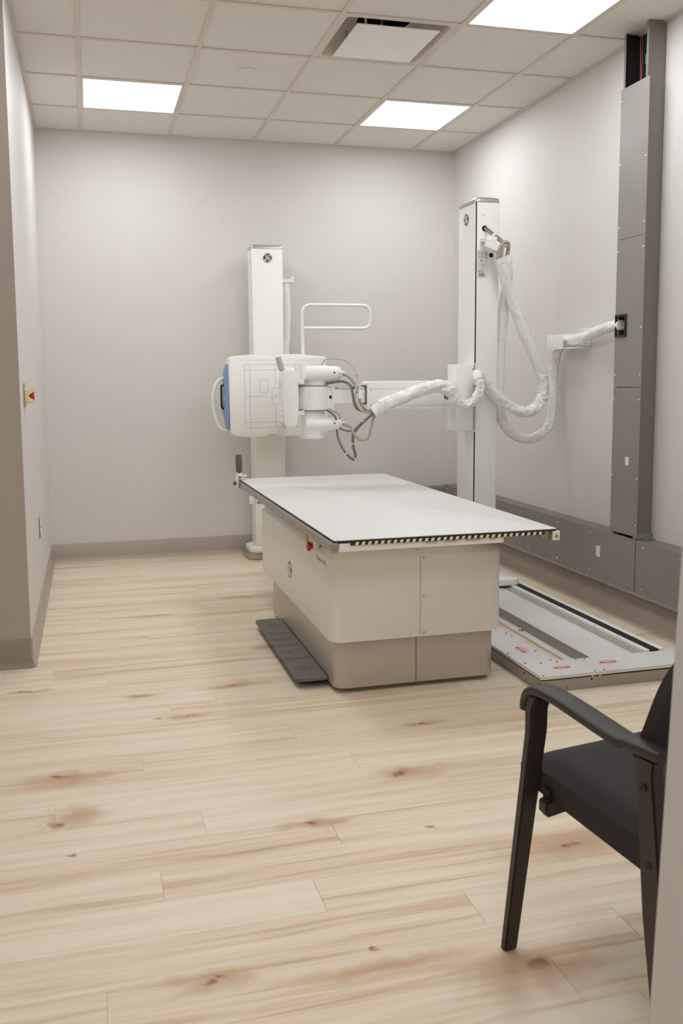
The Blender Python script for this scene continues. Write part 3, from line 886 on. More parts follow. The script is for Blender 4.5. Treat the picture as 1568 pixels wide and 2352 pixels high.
# ------------------------------------------------------------------ floor cable tray and tube rails
t = empty('floor_cable_tray', (1.87, 3.38, 0), 'low L-shaped floor cable tray with white lids and red warning labels', 'cable tray')
bm = B()
ZT = .070
# galvanised side walls (left run along Y, front run along X)
def tray_wall(bm, x0, x1, y0, y1): box(bm, x0, x1, y0, y1, 0, .049)
tray_wall(bm, 1.783, 1.787, 3.292, 4.95); tray_wall(bm, 1.938, 1.942, 3.47, 4.95)
tray_wall(bm, 1.787, 2.797, 3.292, 3.296); tray_wall(bm, 1.942, 2.797, 3.466, 3.470)
box(bm, 1.787, 1.938, 3.296, 4.95, .001, .004); box(bm, 1.938, 2.797, 3.296, 3.466, .001, .004)
# inward lips with their shadow groove
box(bm, 1.796, 1.802, 3.304, 4.95, .049, .066); box(bm, 1.802, 2.79, 3.304, 3.310, .049, .066)
base_tray = obj('tray_channel', bm, M_galv, t, smooth=False)
bm = B(); box(bm, 1.780, 1.786, 3.2895, 4.95, .056, .066); box(bm, 1.786, 2.794, 3.2895, 3.2955, .056, .066)
obj('lid_edge', bm, M_cover, t, smooth=False)
bm = B()
box(bm, 1.7815, 1.783, 3.2905, 3.47, .001, .050); box(bm, 1.783, 2.03, 3.2905, 3.292, .001, .050)
cp = obj('corner_splice', bm, M_galv, t, smooth=False)
HOLE = B(); cyl(HOLE, (0, 0, 0), (0, .0012, 0), .0045, n=14)
hole = obj('bolt_hole', HOLE, M_void, cp, origin=(0, 0, 0)); hole.location = Vector((1.80, 3.2896, .036)) - WORLD['corner_splice']
for x in (2.015,): place_copy(hole, (x, 3.2896, .040), cp)
bm = B(); box(bm, 1.899, 1.9005, 3.2896, 3.2906, .001, .022); obj('slot', bm, M_void, cp, smooth=False)
bm = B(); cyl(bm, (1.7805, 3.31, .036), (1.7820, 3.31, .036), .004, n=12); obj('bolt_hole', bm, M_void, cp)
bm = B(); cyl(bm, (1.7805, 3.445, .036), (1.7820, 3.445, .036), .004, n=12); obj('bolt_hole', bm, M_void, cp)
bm = B()
for x in (2.02, 2.055): lathe(bm, (x, 3.300, .0525), (0, -1, 0), [(0, .005), (.009, .005), (.010, .003), (.010, 0)], 10)
obj('lid_bolt', bm, M_chrome, t)
SCREW_Z = obj('screw', dome((0, 0, 1), .0045), M_print, origin=(0, 0, 0))
def red_label(parent, c, ux, uy, k=1.0):
    c, ux, uy = Vector(c), Vector(ux), Vector(uy)
    def quad(bm, x0, x1, y0, y1, h): loft(bm, [[c + ux * x * k + uy * yy * k + Vector((0, 0, o)) for x, yy in ((x0, y0), (x1, y0), (x1, y1), (x0, y1))] for o in (.0002, h)])
    bm = B(); quad(bm, -.052, .052, -.010, .010, .0006); lb = obj('red_label', bm, M_redlabel, parent, smooth=False)
    bm = B()
    for q in range(9): quad(bm, -.024 + q * .0055, -.0205 + q * .0055, -.004, .004, .0009)
    obj('lettering', bm, M_sticker, lb, smooth=False)
    random.seed(int(c.x * 1000 + c.y * 77))
    for rows in (((.034, -.030, .022), (.026, -.045, .045), (.018, -.050, .05)), ((-.017, -.035, .035), (-.024, -.03, .02))):
        bm = B()
        for row, x0, x1 in rows:
            x = x0
            while x < x1:
                w_ = random.uniform(.004, .012)
                quad(bm, x, min(x + w_, x1), row - .0016, row + .0016, .0004)
                x += w_ + .003
        obj('lettering', bm, M_pinklabel, lb, smooth=False)
def lid(pts, scr):
    bm = B(); prism(bm, pts, .0662, ZT, 'z')
    bmesh.ops.bevel(bm, geom=[e for e in bm.edges if e.verts[0].co.z > .068 and e.verts[1].co.z > .068], offset=.0012, segments=2, affect='EDGES')
    l_ = obj('tray_lid', bm, M_tabletop, t)
    for p in scr: place_copy(SCREW_Z, (*p, ZT), l_)
    return l_
g = .0008
l1 = lid([(1.778, 3.287), (2.058, 3.287), (2.058 - g, 3.472), (1.945, 3.472), (1.945, 3.895 - g), (1.778, 3.895 - g)], [(1.795, 3.30), (2.035, 3.30), (1.80, 3.47), (1.865, 3.455), (1.79, 3.62), (1.928, 3.62), (1.928, 3.485), (2.035, 3.455), (1.795, 3.88), (1.928, 3.86), (1.94, 3.45)])
red_label(l1, (1.925, 3.378, ZT), (1, 0, 0), (0, 1, 0), .75)
red_label(l1, (1.872, 3.655, ZT), (0, -1, 0), (1, 0, 0), .85)
l2 = lid([(2.058 + g, 3.287), (2.794, 3.287), (2.794, 3.472), (2.058 + g, 3.472)], [(2.08, 3.30), (2.08, 3.458), (2.75, 3.30), (2.75, 3.458)])
red_label(l2, (2.155, 3.39, ZT), (1, 0, 0), (0, 1, 0), .8)
l3 = lid([(1.778, 3.895 + g), (1.945, 3.895 + g), (1.945, 4.95), (1.778, 4.95)], [(1.795, 3.92), (1.928, 3.92)])
red_label(l3, (1.872, 4.06, ZT), (0, -1, 0), (1, 0, 0), .85)

t = empty('tube_stand_rail', (2.25, 4.75, 0), 'long white double floor rail with a black slot track behind the table', 'floor rail')
Y0, Y1 = 3.476, 5.95
bm = B()
prism(bm, [(2.084, 0), (2.128, 0), (2.128, .012), (2.084, .012)], Y0, Y1, 'y')
rl = obj('floor_flange', bm, M_white, t, smooth=False)
for yy in (3.50, 4.12, 4.75):
    bm = B()
    lathe(bm, (2.108, yy, .012), (0, 0, 1), [(0, .014), (.003, .014), (.0031, .009), (.010, .009), (.0101, .005), (.022, .005), (.022, 0)], 12)
    obj('levelling_bolt', bm, M_chrome, rl)
bm = B(); box(bm, 2.129, 2.132, Y0, Y1, 0, .058)
obj('side_web', bm, M_web, t, smooth=False)
bm = B(); box(bm, 2.128, 2.342, Y0, Y1, .0585, .0625, .001)
obj('cover_plate', bm, M_tabletop, t)
bm = B()
loft(bm, [[(2.343, yy, .060), (2.394, yy, .067), (2.394, yy, .0), (2.343, yy, .0)] for yy in (Y0, Y1)])
obj('inner_channel', bm, M_web, t, smooth=False)
bm = B(); box(bm, 2.395, 2.420, Y0, Y1, .0, .077, .002); obj('side_rail', bm, M_white, t)
bm = B(); box(bm, 2.4202, 2.4678, Y0, Y1, .0, .0762); obj('slot_track', bm, M_black, t, smooth=False)
bm = B(); box(bm, 2.468, 2.500, Y0, Y1, .0, .077, .002); obj('side_rail', bm, M_white, t)
SR = B(); lathe(SR, (0, 0, 0), (0, 0, 1), [(0, .004), (.002, .004), (.003, 0)], 10)
rs = obj('rail_screw', SR, M_chrome, rl, origin=(0, 0, 0)); rs.location = Vector((2.400, 3.7, .077)) - WORLD[rl.name]
for yy in (3.9, 4.12, 4.35, 4.6): place_copy(rs, (2.400, yy, .077), rl)

# ------------------------------------------------------------------ x-ray tube stand
CX0, CX1, CY0, CY1, CZ1 = 2.207, 2.357, 4.95, 5.205, 2.318
t = empty('x_ray_tube_stand', (2.28, 5.08, .06), 'tall white floor column with a horizontal arm carrying the x-ray tube head', 'x-ray tube stand')
bm = B(); rbox(bm, CX0, CX1, CY0, CY1, .10, CZ1, .012, .002); col = obj('column', bm, M_white, t)
bm = B()
rings = []
for z, ins in ((CZ1 + .0005, -.003), (CZ1 + .014, -.003), (CZ1 + .023, .002), (CZ1 + .028, .012), (CZ1 + .0282, .06)):
    rings.append([(p[0], p[1], z) for p in rrect(CX0 + ins, CX1 - ins, CY0 + ins, CY1 - ins, .02, 6)])
loft(bm, rings); obj('cap', bm, M_silver, col)
badge(col, (CX0 - .0003, 5.085, 2.238), (0, -1, 0), (0, 0, 1), .030)
bm = B(); box(bm, CX0 + .0005, CX0 + .0065, CY0 - .0006, CY0 + .003, 1.39, 2.316); box(bm, CX0 + .0005, CX0 + .0065, CY0 - .0006, CY0 + .003, .12, .985)
obj('track_slot', bm, M_black, col, smooth=False)
bm = B(); lathe(bm, (2.252, CY0, 2.248), (0, -1, 0), [(0, .012), (.002, .012), (.004, .008), (.004, 0)], 20); obj('plug', bm, M_white2, col)
for x, z, r in ((2.262, 2.168, .017), (2.305, 2.017, .014)):
    bm = B(); lathe(bm, (x, CY0 + .0005, z), (0, -1, 0), [(0, r), (.001, r), (.001, 0)], 20); obj('cable_hole', bm, M_void, col)
# rating label
bm = B(); box(bm, 2.217, 2.283, CY0 - .0006, CY0, 1.882, 2.043); rl_ = obj('rating_label', bm, M_sticker, col, smooth=False)
bm = B()
random.seed(5)
def seg(x0, x1, z0, z1): box(bm, x0, x1, CY0 - .0010, CY0 - .0006, z0, z1)
for z in [2.038, 2.031, 2.024, 2.017, 2.010, 2.003, 1.996, 1.976, 1.966, 1.959, 1.952, 1.944, 1.932]:
    x = 2.221
    while x < 2.262:
        w_ = random.uniform(.003, .011)
        if random.random() < .75: seg(x, min(x + w_, 2.264), z - .0010, z + .0012)
        x += w_ + .0025
for z in (2.032, 2.022, 2.012, 2.0): seg(2.270, 2.279, z - .002, z + .003)
for q in range(10): seg(2.222 + q * .0036, 2.2245 + q * .0036, 1.921, 1.925)
seg(2.238, 2.246, 1.980, 1.988)
x = 2.228
while x < 2.263:
    w_ = random.choice((.0008, .0012, .0018)); seg(x, x + w_, 1.892, 1.915); x += w_ + random.choice((.0008, .0012))
obj('lettering', bm, M_print, rl_, smooth=False)
# foot of the column on the rails
bm = B(); rbox(bm, 2.13, 2.445, 4.80, 5.36, .078, .118, .02, .006); obj('base_carriage', bm, M_white, t)
bm = B(); rbox(bm, 2.19, 2.375, 4.935, 5.22, .118, .16, .015, .004); obj('column_foot', bm, M_white2, t)
bm = B(); cyl(bm, (2.41, 5.02, .118), (2.41, 5.02, .15), .012, n=20, e=.003); obj('knob', bm, M_white2, t)
# vertical carriage and arm
bm = B(); rbox(bm, 2.094, 2.2068, 4.944, 5.10, .995, 1.385, .016, .004); box(bm, 2.2068, CX0 + .0005, 4.944, 5.19, .995, 1.385); cr_ = obj('arm_carriage', bm, M_white, t)
bm = B(); box(bm, 2.2060, 2.2085, 4.9435, 4.946, .995, 1.385); obj('seam', bm, M_print, cr_, smooth=False)
bm = B(); lathe(bm, (2.193, 4.944, 1.357), (0, -1, 0), [(0, .004), (.002, .004), (.002, 0)], 10); obj('screw', bm, M_print, cr_)
bm = B(); rbox(bm, 1.545, 2.094, 4.95, 5.075, 1.122, 1.291, .016, .008, axis='y'); arm = obj('arm', bm, M_white, t)
bm = B()
box(bm, 1.56, 2.085, 4.9494, 4.9505, 1.2475, 1.2485); box(bm, 1.56, 2.085, 4.9494, 4.9505, 1.1475, 1.1485)
obj('arm_seam', bm, M_print, arm, smooth=False)
for x, z in ((1.568, 1.242), (1.568, 1.155), (1.78, 1.242), (2.02, 1.16)):
    bm = B(); lathe(bm, (x, 4.95, z), (0, -1, 0), [(0, .003), (.0015, .003), (.0015, 0)], 10); obj('screw', bm, M_print, arm)
bm = B(); lathe(bm, (2.034, 4.9499, 1.20), (0, -1, 0), [(0, .020), (.001, .020), (.001, 0)], 20); obj('cable_hole', bm, M_cabledark, arm)
bm = B(); box(bm, 1.5425, 1.545, 4.962, 5.06, 1.160, 1.268, .001); obj('arm_gasket', bm, M_black, arm, smooth=False)
bm = B(); rbox(bm, 1.352, 1.556, 4.975, 5.055, 1.168, 1.246, .004, .002, axis='y'); obj('inner_arm', bm, M_white, t)
bm = B(); box(bm, 1.38, 1.545, 4.985, 5.05, 1.246, 1.262); it = obj('inner_arm_rail', bm, M_alu, t, smooth=False)
bm = B(); box(bm, 1.382, 1.45, 4.984, 4.986, 1.250, 1.260); box(bm, 1.505, 1.543, 4.984, 4.986, 1.250, 1.260); obj('rail_slot', bm, M_cover, it, smooth=False)
bm = B(); box(bm, 1.452, 1.475, 4.983, 4.9875, 1.2465, 1.261); obj('rail_stop', bm, M_black, it, smooth=False)
bm = B(); box(bm, 1.345, 1.3535, 4.97, 5.06, 1.128, 1.262, .001); box(bm, 1.322, 1.345, 4.985, 5.05, 1.138, 1.255); hp = obj('head_plate', bm, M_white2, t, smooth=False)
bm = B(); box(bm, 1.330, 1.344, 4.984, 4.986, 1.195, 1.212); obj('latch', bm, M_black, hp, smooth=False)
# tube head: trunnion ring, housing, sockets
HX, HY = 1.248, 5.035
bm = B(); lathe(bm, (HX, HY, 1.132), (0, 0, 1), [(0, .086), (.003, .0905), (.130, .0905), (.133, .086)], 48); ring = obj('trunnion_ring', bm, M_white, t)
bm = B(); lathe(bm, (HX, HY, 1.1265), (0, 0, 1), [(0, .084), (.0008, .086), (.0055, .086)], 48); lathe(bm, (HX, HY, 1.265), (0, 0, 1), [(0, .088), (.006, .088), (.007, .086)], 48); obj('ring_band', bm, M_steel, ring)
bm = B(); lathe(bm, (HX - .005, HY, .968), (0, 0, 1), [(0, .060), (.003, .066), (.010, .0695), (.155, .0695), (.160, .066)], 40); lathe(bm, (HX - .005, HY, .9735), (0, 0, 1), [(0, .0703), (.003, .0703)], 40); hs = obj('tube_housing', bm, M_white, t)
bm = B(); lathe(bm, (HX + .012, HY, 1.272), (0, 0, 1), [(0, .071), (.016, .071), (.020, .068), (.06, .066)], 40); obj('housing_neck', bm, M_white, t)
def socket(zc, r, ry, nm):
    bm = B()
    yc = HY - .035
    # rounded body along +X
    rings = []
    for x, s in ((1.186, .55), (1.188, .75), (1.196, .92), (1.210, 1.0), (1.322, 1.0), (1.334, .93), (1.345, .93), (1.376, .90), (1.384, .86), (1.386, .5)):
        rings.append([(x, yc + ry * s * math.cos(2 * PI * i / 36), zc + r * s * math.sin(2 * PI * i / 36)) for i in range(36)])
    loft(bm, rings)
    so = obj('cable_socket', bm, M_white, t, angle=50)
    bm = B(); lathe(bm, (1.3865, yc, zc), (1, 0, 0), [(0, r * .86), (.004, r * .86), (.004, r * .80)], 30); obj('clamp_ring', bm, M_chrome, so)
    bm = B(); lathe(bm, (1.3905, yc, zc), (1, 0, 0), [(0, r * .80), (.006, r * .78), (.008, r * .36), (.030, r * .34), (.035, r * .28), (.035, 0)], 24); obj('plug_cap', bm, M_white2, so)
    bm = B(); lathe(bm, (1.352, yc - ry * .905, zc + .006), (0, -1, 0), [(0, .006), (.0012, .006), (.0018, .003), (.0018, 0)], 12); obj('socket_screw', bm, M_red, so)
socket(1.336, .047, .055, 'upper'); socket(1.050, .039, .05, 'lower')
# collimator
bm = B()
pr = [(1.053, 1.345), (1.058, 1.362), (1.075, 1.371), (1.095, 1.371), (1.118, 1.364), (1.128, 1.345), (1.138, 1.28), (1.142, 1.20), (1.138, 1.11), (1.132, 1.055), (1.122, 1.040), (1.085, 1.036), (1.064, 1.042), (1.056, 1.058), (1.047, 1.13), (1.046, 1.22), (1.048, 1.30)]
rings = []
mx_, mz_ = 1.094, 1.20
for y, s in ((5.06, .88), (5.055, .95), (5.04, 1), (4.945, 1), (4.93, .96), (4.925, .9)):
    rings.append([(mx_ + (x - mx_) * s, y, mz_ + (z - mz_) * s) for x, z in pr])
loft(bm, rings)
cl = obj('collimator', bm, M_white, t, angle=50)
for zz, dz in ((1.29, .012), (1.12, -.012)):
    bm = B(); box(bm, 1.13, 1.18, 4.965, 5.10, zz - .014, zz + .014, .003); obj('collimator_mount', bm, M_white2, t)
    bm = B(); box(bm, 1.138, 1.17, 4.960, 4.97, zz - dz * 1.4 - .003, zz - dz * 1.4 + .003); obj('mount_bolt', bm, M_cabledark, t)
bm = B()
for pp in ([(1.033, 1.430), (1.045, 1.434), (1.064, 1.368), (1.050, 1.362)], [(1.050, 1.050), (1.072, 1.036), (1.060, .992), (1.038, .996)]):
    prism(bm, pp, 4.95, 5.05, 'y')
pl = obj('accessory_rail', bm, mat('rail_grey', (206, 203, 195), .4, metal=.2), t, smooth=False)
for zz, sx, hh in ((1.292, .012, .010), (1.275, .018, .006), (1.238, .008, .018), (1.205, .010, .012), (1.178, .010, .010), (1.145, .020, .010), (1.118, .014, .012), (1.08, .008, .014)):
    bm = B(); rbox(bm, 1.046 - sx * .6, 1.056, 4.96, 4.985, zz - hh, zz + hh, .004, .002, axis='y')
    obj('control_knob', bm, M_white2, cl)
# bare cables from the head into the wrapped bundle
CABLES = [
 ('grey_hv_cable', .0095, M_cablegrey, [(1.411, 4.99, 1.336), (1.441, 4.95, 1.314), (1.463, 4.91, 1.267), (1.472, 4.885, 1.214), (1.488, 4.88, 1.165), (1.516, 4.88, 1.13), (1.567, 4.875, 1.118)]),
 ('dark_cable', .006, M_cabledark, [(1.309, 4.975, 1.283), (1.36, 4.955, 1.293), (1.403, 4.93, 1.293), (1.433, 4.90, 1.27), (1.443, 4.885, 1.221), (1.447, 4.87, 1.172), (1.477, 4.87, 1.13), (1.566, 4.868, 1.112)]),
 ('dark_cable', .005, M_cablegrey, [(1.309, 4.985, 1.276), (1.36, 4.962, 1.284), (1.403, 4.935, 1.286), (1.428, 4.905, 1.262), (1.437, 4.89, 1.221), (1.442, 4.88, 1.172), (1.470, 4.88, 1.13), (1.566, 4.872, 1.108)]),
 ('pale_cable', .0055, M_cablegreen, [(1.308, 5.1, 1.372), (1.33, 5.09, 1.412), (1.352, 5.08, 1.423), (1.404, 5.04, 1.419), (1.45, 5.0, 1.401), (1.471, 4.95, 1.361), (1.473, 4.91, 1.316), (1.456, 4.875, 1.258), (1.449, 4.86, 1.197), (1.475, 4.86, 1.135), (1.521, 4.862, 1.118), (1.566, 4.864, 1.114)]),
 ('dark_cable', .007, M_cabledark, [(1.312, 4.99, 1.132), (1.341, 4.96, 1.111), (1.364, 4.965, 1.080), (1.378, 5.01, 1.05)]),
 ('pale_cable', .005, M_cablegreen, [(1.352, 5.0, 1.126), (1.377, 4.99, 1.114), (1.392, 4.985, 1.089), (1.394, 5.01, 1.055)]),
 ('dark_cable', .006, M_cabledark, [(1.380, 5.0, 1.03), (1.411, 4.95, 1.014), (1.444, 4.90, 1.010), (1.459, 4.88, 1.023), (1.503, 4.875, 1.066), (1.547, 4.872, 1.107), (1.574, 4.87, 1.122)]),
 ('grey_hv_cable', .0095, M_cabletan, [(1.414, 4.99, 1.048), (1.437, 4.93, 1.032), (1.443, 4.885, 1.003), (1.461, 4.86, .974), (1.491, 4.855, .961), (1.522, 4.855, .977), (1.538, 4.86, 1.024), (1.552, 4.865, 1.072), (1.569, 4.868, 1.108)]),
 ('dark_cable', .0065, M_cabledark, [(1.375, 5.0, 1.027), (1.368, 4.95, .974), (1.377, 4.91, .927), (1.402, 4.90, .885), (1.433, 4.90, .854), (1.456, 4.90, .848), (1.461, 4.90, .878), (1.449, 4.90, .925), (1.447, 4.895, .987), (1.456, 4.885, 1.012), (1.497, 4.86, 1.062), (1.559, 4.862, 1.112)]),
 ('grey_cable', .005, M_cablegrey, [(1.380, 5.0, 1.030), (1.376, 4.95, .976), (1.384, 4.91, .930), (1.408, 4.905, .890), (1.436, 4.905, .862), (1.450, 4.905, .858), (1.453, 4.905, .880), (1.441, 4.905, .925), (1.438, 4.9, .987), (1.448, 4.89, 1.018), (1.492, 4.87, 1.068), (1.556, 4.868, 1.114)]),
]
for nm, r, mm, pts in CABLES:
    bm = B(); tube(bm, pts, r * .80, 12, 8); obj(nm, bm, mm, t)
for c_, d_ in (((1.474, 4.91, 1.335), (.0, 0, 1)), ((1.497, 4.868, 1.064), (.7, 0, .7)), ((1.402, 4.9, .885), (.6, 0, -.8)), ((1.443, 4.9, .94), (0, 0, 1)), ((1.456, 4.9, .850), (1, 0, 0))):
    cc, dd = Vector(c_), Vector(d_).normalized() * .0025
    bm = B(); cyl(bm, cc - dd, cc + dd, .0115, n=14)
    obj('cable_tie', bm, M_white2, t)
bm = B(); cyl(bm, (1.482, 4.88, 1.195), (1.474, 4.883, 1.225), .013, n=16, e=.002); obj('cable_clip', bm, M_white2, t)
# bracket and cables at the column head
bm = B()
box(bm, 2.235, 2.300, 4.86, 4.949, 2.086, 2.110, .003); prism(bm, [(2.225, 2.082), (2.300, 2.082), (2.335, 2.058), (2.318, 2.022), (2.270, 2.034), (2.222, 2.052)], 4.846, 4.862, 'y')
box(bm, 2.270, 2.330, 4.862, 4.93, 2.026, 2.032, .002)
hb = obj('cable_hook', bm, M_white2, t)
for dx, r, mm in ((0, .006, M_cablegrey), (.010, .0045, M_cabledark), (-.008, .0045, M_cabledark)):
    bm = B(); tube(bm, [(2.262, 4.952, 2.168 + dx * .5), (2.272, 4.92, 2.150 + dx), (2.292, 4.885, 2.118 + dx), (2.323, 4.866, 2.089 + dx), (2.351, 4.868, 2.062 + dx)], r, 10, 8); obj('column_cable', bm, mm, t)
bm = B(); cyl(bm, (2.288, 4.888, 2.126), (2.294, 4.884, 2.116), .015, n=16); obj('cable_tie', bm, M_white2, t)
for off, r in ((0, .0105), (.021, .0100)):
    bm = B(); s = off
    tube(bm, [(2.306 + s * .9, 4.862, 1.980), (2.304 + s, 4.852, 2.015), (2.309 + s * .9, 4.848, 2.042), (2.325 + s * .6, 4.846, 2.066 - s * .5), (2.347 + s * .2, 4.848, 2.079 - s), (2.370, 4.86, 2.071 - s * .8), (2.378 - s * .2, 4.876, 2.044 - s * .5), (2.374 - s * .3, 4.884, 1.985)], r, 14, 8)
    obj('beige_cable', bm, M_cabletan, t)

# ------------------------------------------------------------------ wrapped cable runs
A = [(1.554, 4.87, 1.112), (1.60, 4.865, 1.143), (1.638, 4.86, 1.163), (1.756, 4.86, 1.210), (1.861, 4.86, 1.246), (1.954, 4.86, 1.258), (2.018, 4.86, 1.236), (2.052, 4.86, 1.186), (2.095, 4.855, 1.154), (2.149, 4.855, 1.165), (2.190, 4.855, 1.212), (2.203, 4.855, 1.26), (2.190, 4.865, 1.305), (2.205, 4.885, 1.325), (2.252, 4.90, 1.284), (2.308, 4.905, 1.218), (2.379, 4.91, 1.16), (2.45, 4.91, 1.118), (2.527, 4.91, 1.100), (2.590, 4.91, 1.124), (2.632, 4.91, 1.188), (2.636, 4.91, 1.271), (2.612, 4.91, 1.348), (2.56, 4.91, 1.457), (2.500, 4.91, 1.574), (2.444, 4.91, 1.701), (2.392, 4.90, 1.82), (2.350, 4.88, 1.917), (2.322, 4.865, 1.992)]
bm = B(); wrapped(bm, A, .034, 1, .34, 16, taper=lambda s: 1.05 if s < .25 else (.78 if .27 < s < .42 else .88))
tag(obj('wrapped_cable_bundle', bm, M_wrap), 'white plastic-wrapped cable bundle draped along the arm and looped back up beside the column', 'cable')
Bp = [(2.372, 4.882, 2.010), (2.386, 4.895, 1.916), (2.405, 4.95, 1.821), (2.407, 4.985, 1.709), (2.402, 5.0, 1.582), (2.394, 5.005, 1.428), (2.390, 5.005, 1.273), (2.392, 5.005, 1.156), (2.408, 5.0, 1.059), (2.446, 5.0, .995), (2.510, 5.0, .951), (2.585, 5.0, .933), (2.655, 5.0, .948), (2.712, 5.0, .992), (2.740, 5.0, 1.058), (2.748, 5.0, 1.164), (2.750, 5.0, 1.269), (2.750, 4.985, 1.387), (2.750, 4.945, 1.470), (2.748, 4.87, 1.519), (2.748, 4.74, 1.522), (2.75, 4.58, 1.545), (2.735, 4.42, 1.568), (2.718, 4.30, 1.576), (2.712, 4.225, 1.574)]
bm = B(); wrapped(bm, Bp, .0285, 2, .34, 16, taper=lambda s: 1.0 if s < .92 else 1.0 - (s - .92) * 2.2)
tag(obj('wrapped_cable_bundle', bm, M_wrap), 'white plastic-wrapped cable bundle from the column head down and up to the grey wall duct', 'cable')
bm = B()
for q, (dy, dz) in enumerate(((0, .012), (.01, -.012), (.016, .002))):
    tube(bm, [(2.70, 4.26, 1.575), (2.712, 4.225 + dy * .5, 1.572 + dz), (2.74, 4.19 + dy, 1.57 + dz), (2.77, 4.185 + dy, 1.575 + dz)], .009, 10)
tag(obj('cable_end', bm, M_cabletan), 'beige cable ends entering the black grommet of the tall grey duct', 'cable')
t = empty('cable_bracket', (2.74, 4.82, 1.49), 'white cable support bracket screwed to the right wall below the wrapped cable bend', 'bracket')
bm = B()
box(bm, XR - .006, XR - .0005, 4.66, 4.98, 1.483, 1.560, .001); box(bm, 2.700, XR - .006, 4.66, 4.87, 1.470, 1.476, .001); box(bm, 2.694, 2.700, 4.80, 4.985, 1.470, 1.556, .001); box(bm, XR - .006, XR - .0005, 4.665, 4.770, 1.560, 1.585, .001)
br = obj('channel', bm, M_white2, t)
for yy in (4.69, 4.745): place_copy(SCREW_X, (XR - .006, yy, 1.572), br)

# park the pattern screws on real parts so none floats loose
for s_, p_, par in ((SCREW_X, (XR - .006, 4.72, 1.50), br), (SCREW_Y, (1.20, 3.505, .05), sk), (SCREW_Z, (1.945, 4.9, ZT), l3)):
    s_.parent = par; s_.location = Vector(p_) - WORLD[par.name]

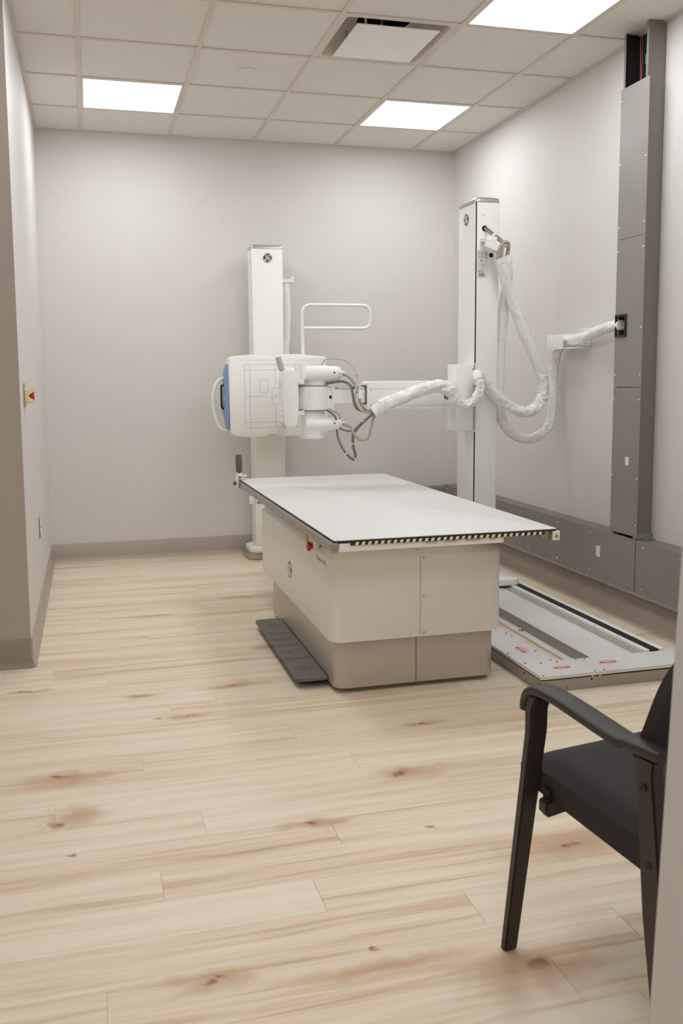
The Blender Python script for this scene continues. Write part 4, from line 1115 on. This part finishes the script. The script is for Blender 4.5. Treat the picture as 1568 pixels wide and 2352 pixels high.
# ------------------------------------------------------------------ chair
def chair():
    org = Vector((1.16, 1.55, 0))
    t = empty('armchair', org, 'dark brown wooden armchair with black seat, half hidden behind the wall edge', 'chair')
    F = Vector((-.167, .986, 0)); R = Vector((.986, .167, 0)); U = Vector((0, 0, 1))
    P0 = Vector((.945, 1.55, 0))                      # left side plane, mid depth
    W = .54
    def at(s, f, z): return P0 + R * s + F * f + U * z
    def bar(bm, pts, wR, wF, bev=.004):
        rings = []
        for (s, f, z, a, b) in pts:
            c = at(s, f, z)
            rings.append([c + R * (sx * a / 2) + F * (sy * b / 2) for sx, sy in ((-1, -1), (1, -1), (1, 1), (-1, 1))])
        t_ = bmesh.new(); loft(t_, rings)
        bmesh.ops.bevel(t_, geom=t_.edges[:], offset=bev, segments=2, affect='EDGES')
        merge(bm, t_)
    def loc(p):
        d = Vector(p) - P0
        return d.dot(R), d.dot(F), p[2]
    s1, f1, _ = loc((.895, 1.785, 0)); s2, f2, _ = loc((.918, 1.70, .60))
    s3, f3, _ = loc((.965, 1.376, .62)); s4, f4 = s3 + .0, f3 - .075
    for side in (0, 1):
        q = (lambda s: s) if side == 0 else (lambda s: W - s)
        bm = B(); bar(bm, [(q(s1), f1, 0, .035, .021), (q(s2), f2 + .012, .55, .046, .024), (q(s2), f2 + .012, .60, .046, .026), (q(s2), f2 - .002, .634, .046, .03)], 0, 0); obj('leg', bm, M_chairwood, t)
        bm = B(); bar(bm, [(q(s4), f4, 0, .026, .036), (q(s4 * .5 + s3 * .5), f4 * .45 + f3 * .55, .33, .034, .052), (q(s3), f3, .60, .030, .044), (q(s3), f3 - .005, .625, .03, .042)], 0, 0); lg = obj('leg', bm, M_chairwood, t)
        if side == 0:
            for z in (.57, .43):
                bm = B(); cc = at(q(s3) - .0165, f3 - (.6 - z) * .13, z); lathe(bm, cc, -R, [(-.002, .007), (.0012, .007), (.0015, .005), (.0005, .004), (.0005, 0)], 14); obj('bolt', bm, M_black, lg)
        # armrest: a bowed bar that turns down at the front
        path = [(f2 + .040, .590, .040), (f2 + .036, .612, .044), (f2 + .022, .634, .048), (f2 - .01, .646, .052), (f2 - .08, .647, .056), (f2 - .18, .638, .058), (f2 - .26, .631, .056), (f3 + .05, .634, .050), (f3 + .0, .636, .044), (f3 - .035, .636, .034)]
        PP = spline([(f, z, w_) for f, z, w_ in path], 4)
        rings = []
        for i, p in enumerate(PP):
            d = (PP[min(i + 1, len(PP) - 1)] - PP[max(i - 1, 0)]); d.z = 0; d.normalize()
            nf, nz = -d.y, d.x                      # normal in the side plane
            if nz < 0: nf, nz = -nf, -nz
            h, wd = .011, p.z / 2
            base_s = q(s2 + (s3 - s2) * min(1, max(0, (f2 - p.x) / (f2 - f3))))
            ring = []
            for k in range(16):
                a = 2 * PI * k / 16
                cx = math.copysign(abs(math.cos(a)) ** .6, math.cos(a)) * wd; ch = math.copysign(abs(math.sin(a)) ** .6, math.sin(a)) * h
                ring.append(at(base_s + cx, p.x + nf * ch, p.y + nz * ch))
            rings.append(ring)
        bm = B(); loft(bm, rings); obj('armrest', bm, M_chairarm, t, angle=55)
        # side rail under the seat
        bm = B(); bar(bm, [(q(s2) + (.03 if side == 0 else -.03), f2 - .012, .395, .02, .001)] * 0 or [(q(s2) + (.005 if side == 0 else -.005), f2 - .02, .375, .02, .03), (q(s2) + (.005 if side == 0 else -.005), f2 - .02, .405, .02, .03)], 0, 0); obj('seat_bracket', bm, M_chairwood, t)
    # front cross rail
    bm = B()
    rings = []
    for k in range(9):
        s = s2 + .012 + (W - 2 * s2 - .024) * k / 8
        rr = .018 + .012 * (abs(k - 4) / 4) ** 2
        c = at(s, f2 - .01, .392)
        rings.append([c + F * sx * .010 + U * sz * rr for sx, sz in ((-1, -1), (1, -1), (1, 1), (-1, 1))])
    loft(bm, rings); obj('front_rail', bm, M_chairwood, t)
    # seat: padded slab, waterfall front
    bm = B()
    n, m = 14, 16
    def seat_pt(u, v, topside):
        s = .020 + (W - .040) * u
        f = -.16 + .405 * v
        edge = min(u, 1 - u) * 2
        ez = min(1, edge * 5) ** .5
        ev = min(1, min(v, 1 - v) * 9) ** .5
        zt = .438 + .016 * v + .018 * ez * ev - .012 * (1 - abs(2 * u - 1)) * (1 - v) 
        zb = .405 - .030 * (1 - v) - .014 * math.sin(PI * min(edge, 1) * .5)
        if v > .93: zb += .02 * (v - .93) / .07; zt -= .012 * (v - .93) / .07
        return at(s, f, zt if topside else zb)
    gt = [[bm.verts.new(seat_pt(i / n, j / m, True)) for j in range(m + 1)] for i in range(n + 1)]
    gb = [[bm.verts.new(seat_pt(i / n, j / m, False)) for j in range(m + 1)] for i in range(n + 1)]
    for i in range(n):
        for j in range(m):
            bm.faces.new((gt[i][j], gt[i + 1][j], gt[i + 1][j + 1], gt[i][j + 1])); bm.faces.new((gb[i][j], gb[i][j + 1], gb[i + 1][j + 1], gb[i + 1][j]))
    for i in range(n):
        bm.faces.new((gt[i][0], gb[i][0], gb[i + 1][0], gt[i + 1][0])); bm.faces.new((gt[i][m], gt[i + 1][m], gb[i + 1][m], gb[i][m]))
    for j in range(m):
        bm.faces.new((gt[0][j], gt[0][j + 1], gb[0][j + 1], gb[0][j])); bm.faces.new((gt[n][j], gb[n][j], gb[n][j + 1], gt[n][j + 1]))
    obj('seat', bm, M_fabric, t, angle=40)
    # backrest: curved shell with a rounded top
    bm = B()
    n, m = 18, 16
    def back_pt(u, v, fr):
        z = .60 + .30 * v
        half = W / 2 - .004
        if v > .40: half *= max(.30, math.sqrt(max(0, 1 - ((v - .40) / .66) ** 2.4)))
        s = W / 2 + (2 * u - 1) * half
        f = f3 + .045 - .115 * v - .035 * (1 - (2 * u - 1) ** 2) + (.012 if fr else -.012)
        return at(s, f, z)
    ga = [[bm.verts.new(back_pt(i / n, j / m, 1)) for j in range(m + 1)] for i in range(n + 1)]
    gb = [[bm.verts.new(back_pt(i / n, j / m, 0)) for j in range(m + 1)] for i in range(n + 1)]
    for i in range(n):
        for j in range(m):
            bm.faces.new((ga[i][j], ga[i][j + 1], ga[i + 1][j + 1], ga[i + 1][j])); bm.faces.new((gb[i][j], gb[i + 1][j], gb[i + 1][j + 1], gb[i][j + 1]))
        bm.faces.new((ga[i][0], ga[i + 1][0], gb[i + 1][0], gb[i][0])); bm.faces.new((ga[i][m], gb[i][m], gb[i + 1][m], ga[i + 1][m]))
    for j in range(m):
        bm.faces.new((ga[0][j], gb[0][j], gb[0][j + 1], ga[0][j + 1])); bm.faces.new((ga[n][j], ga[n][j + 1], gb[n][j + 1], gb[n][j]))
    obj('backrest', bm, M_fabric, t, angle=50)
chair()
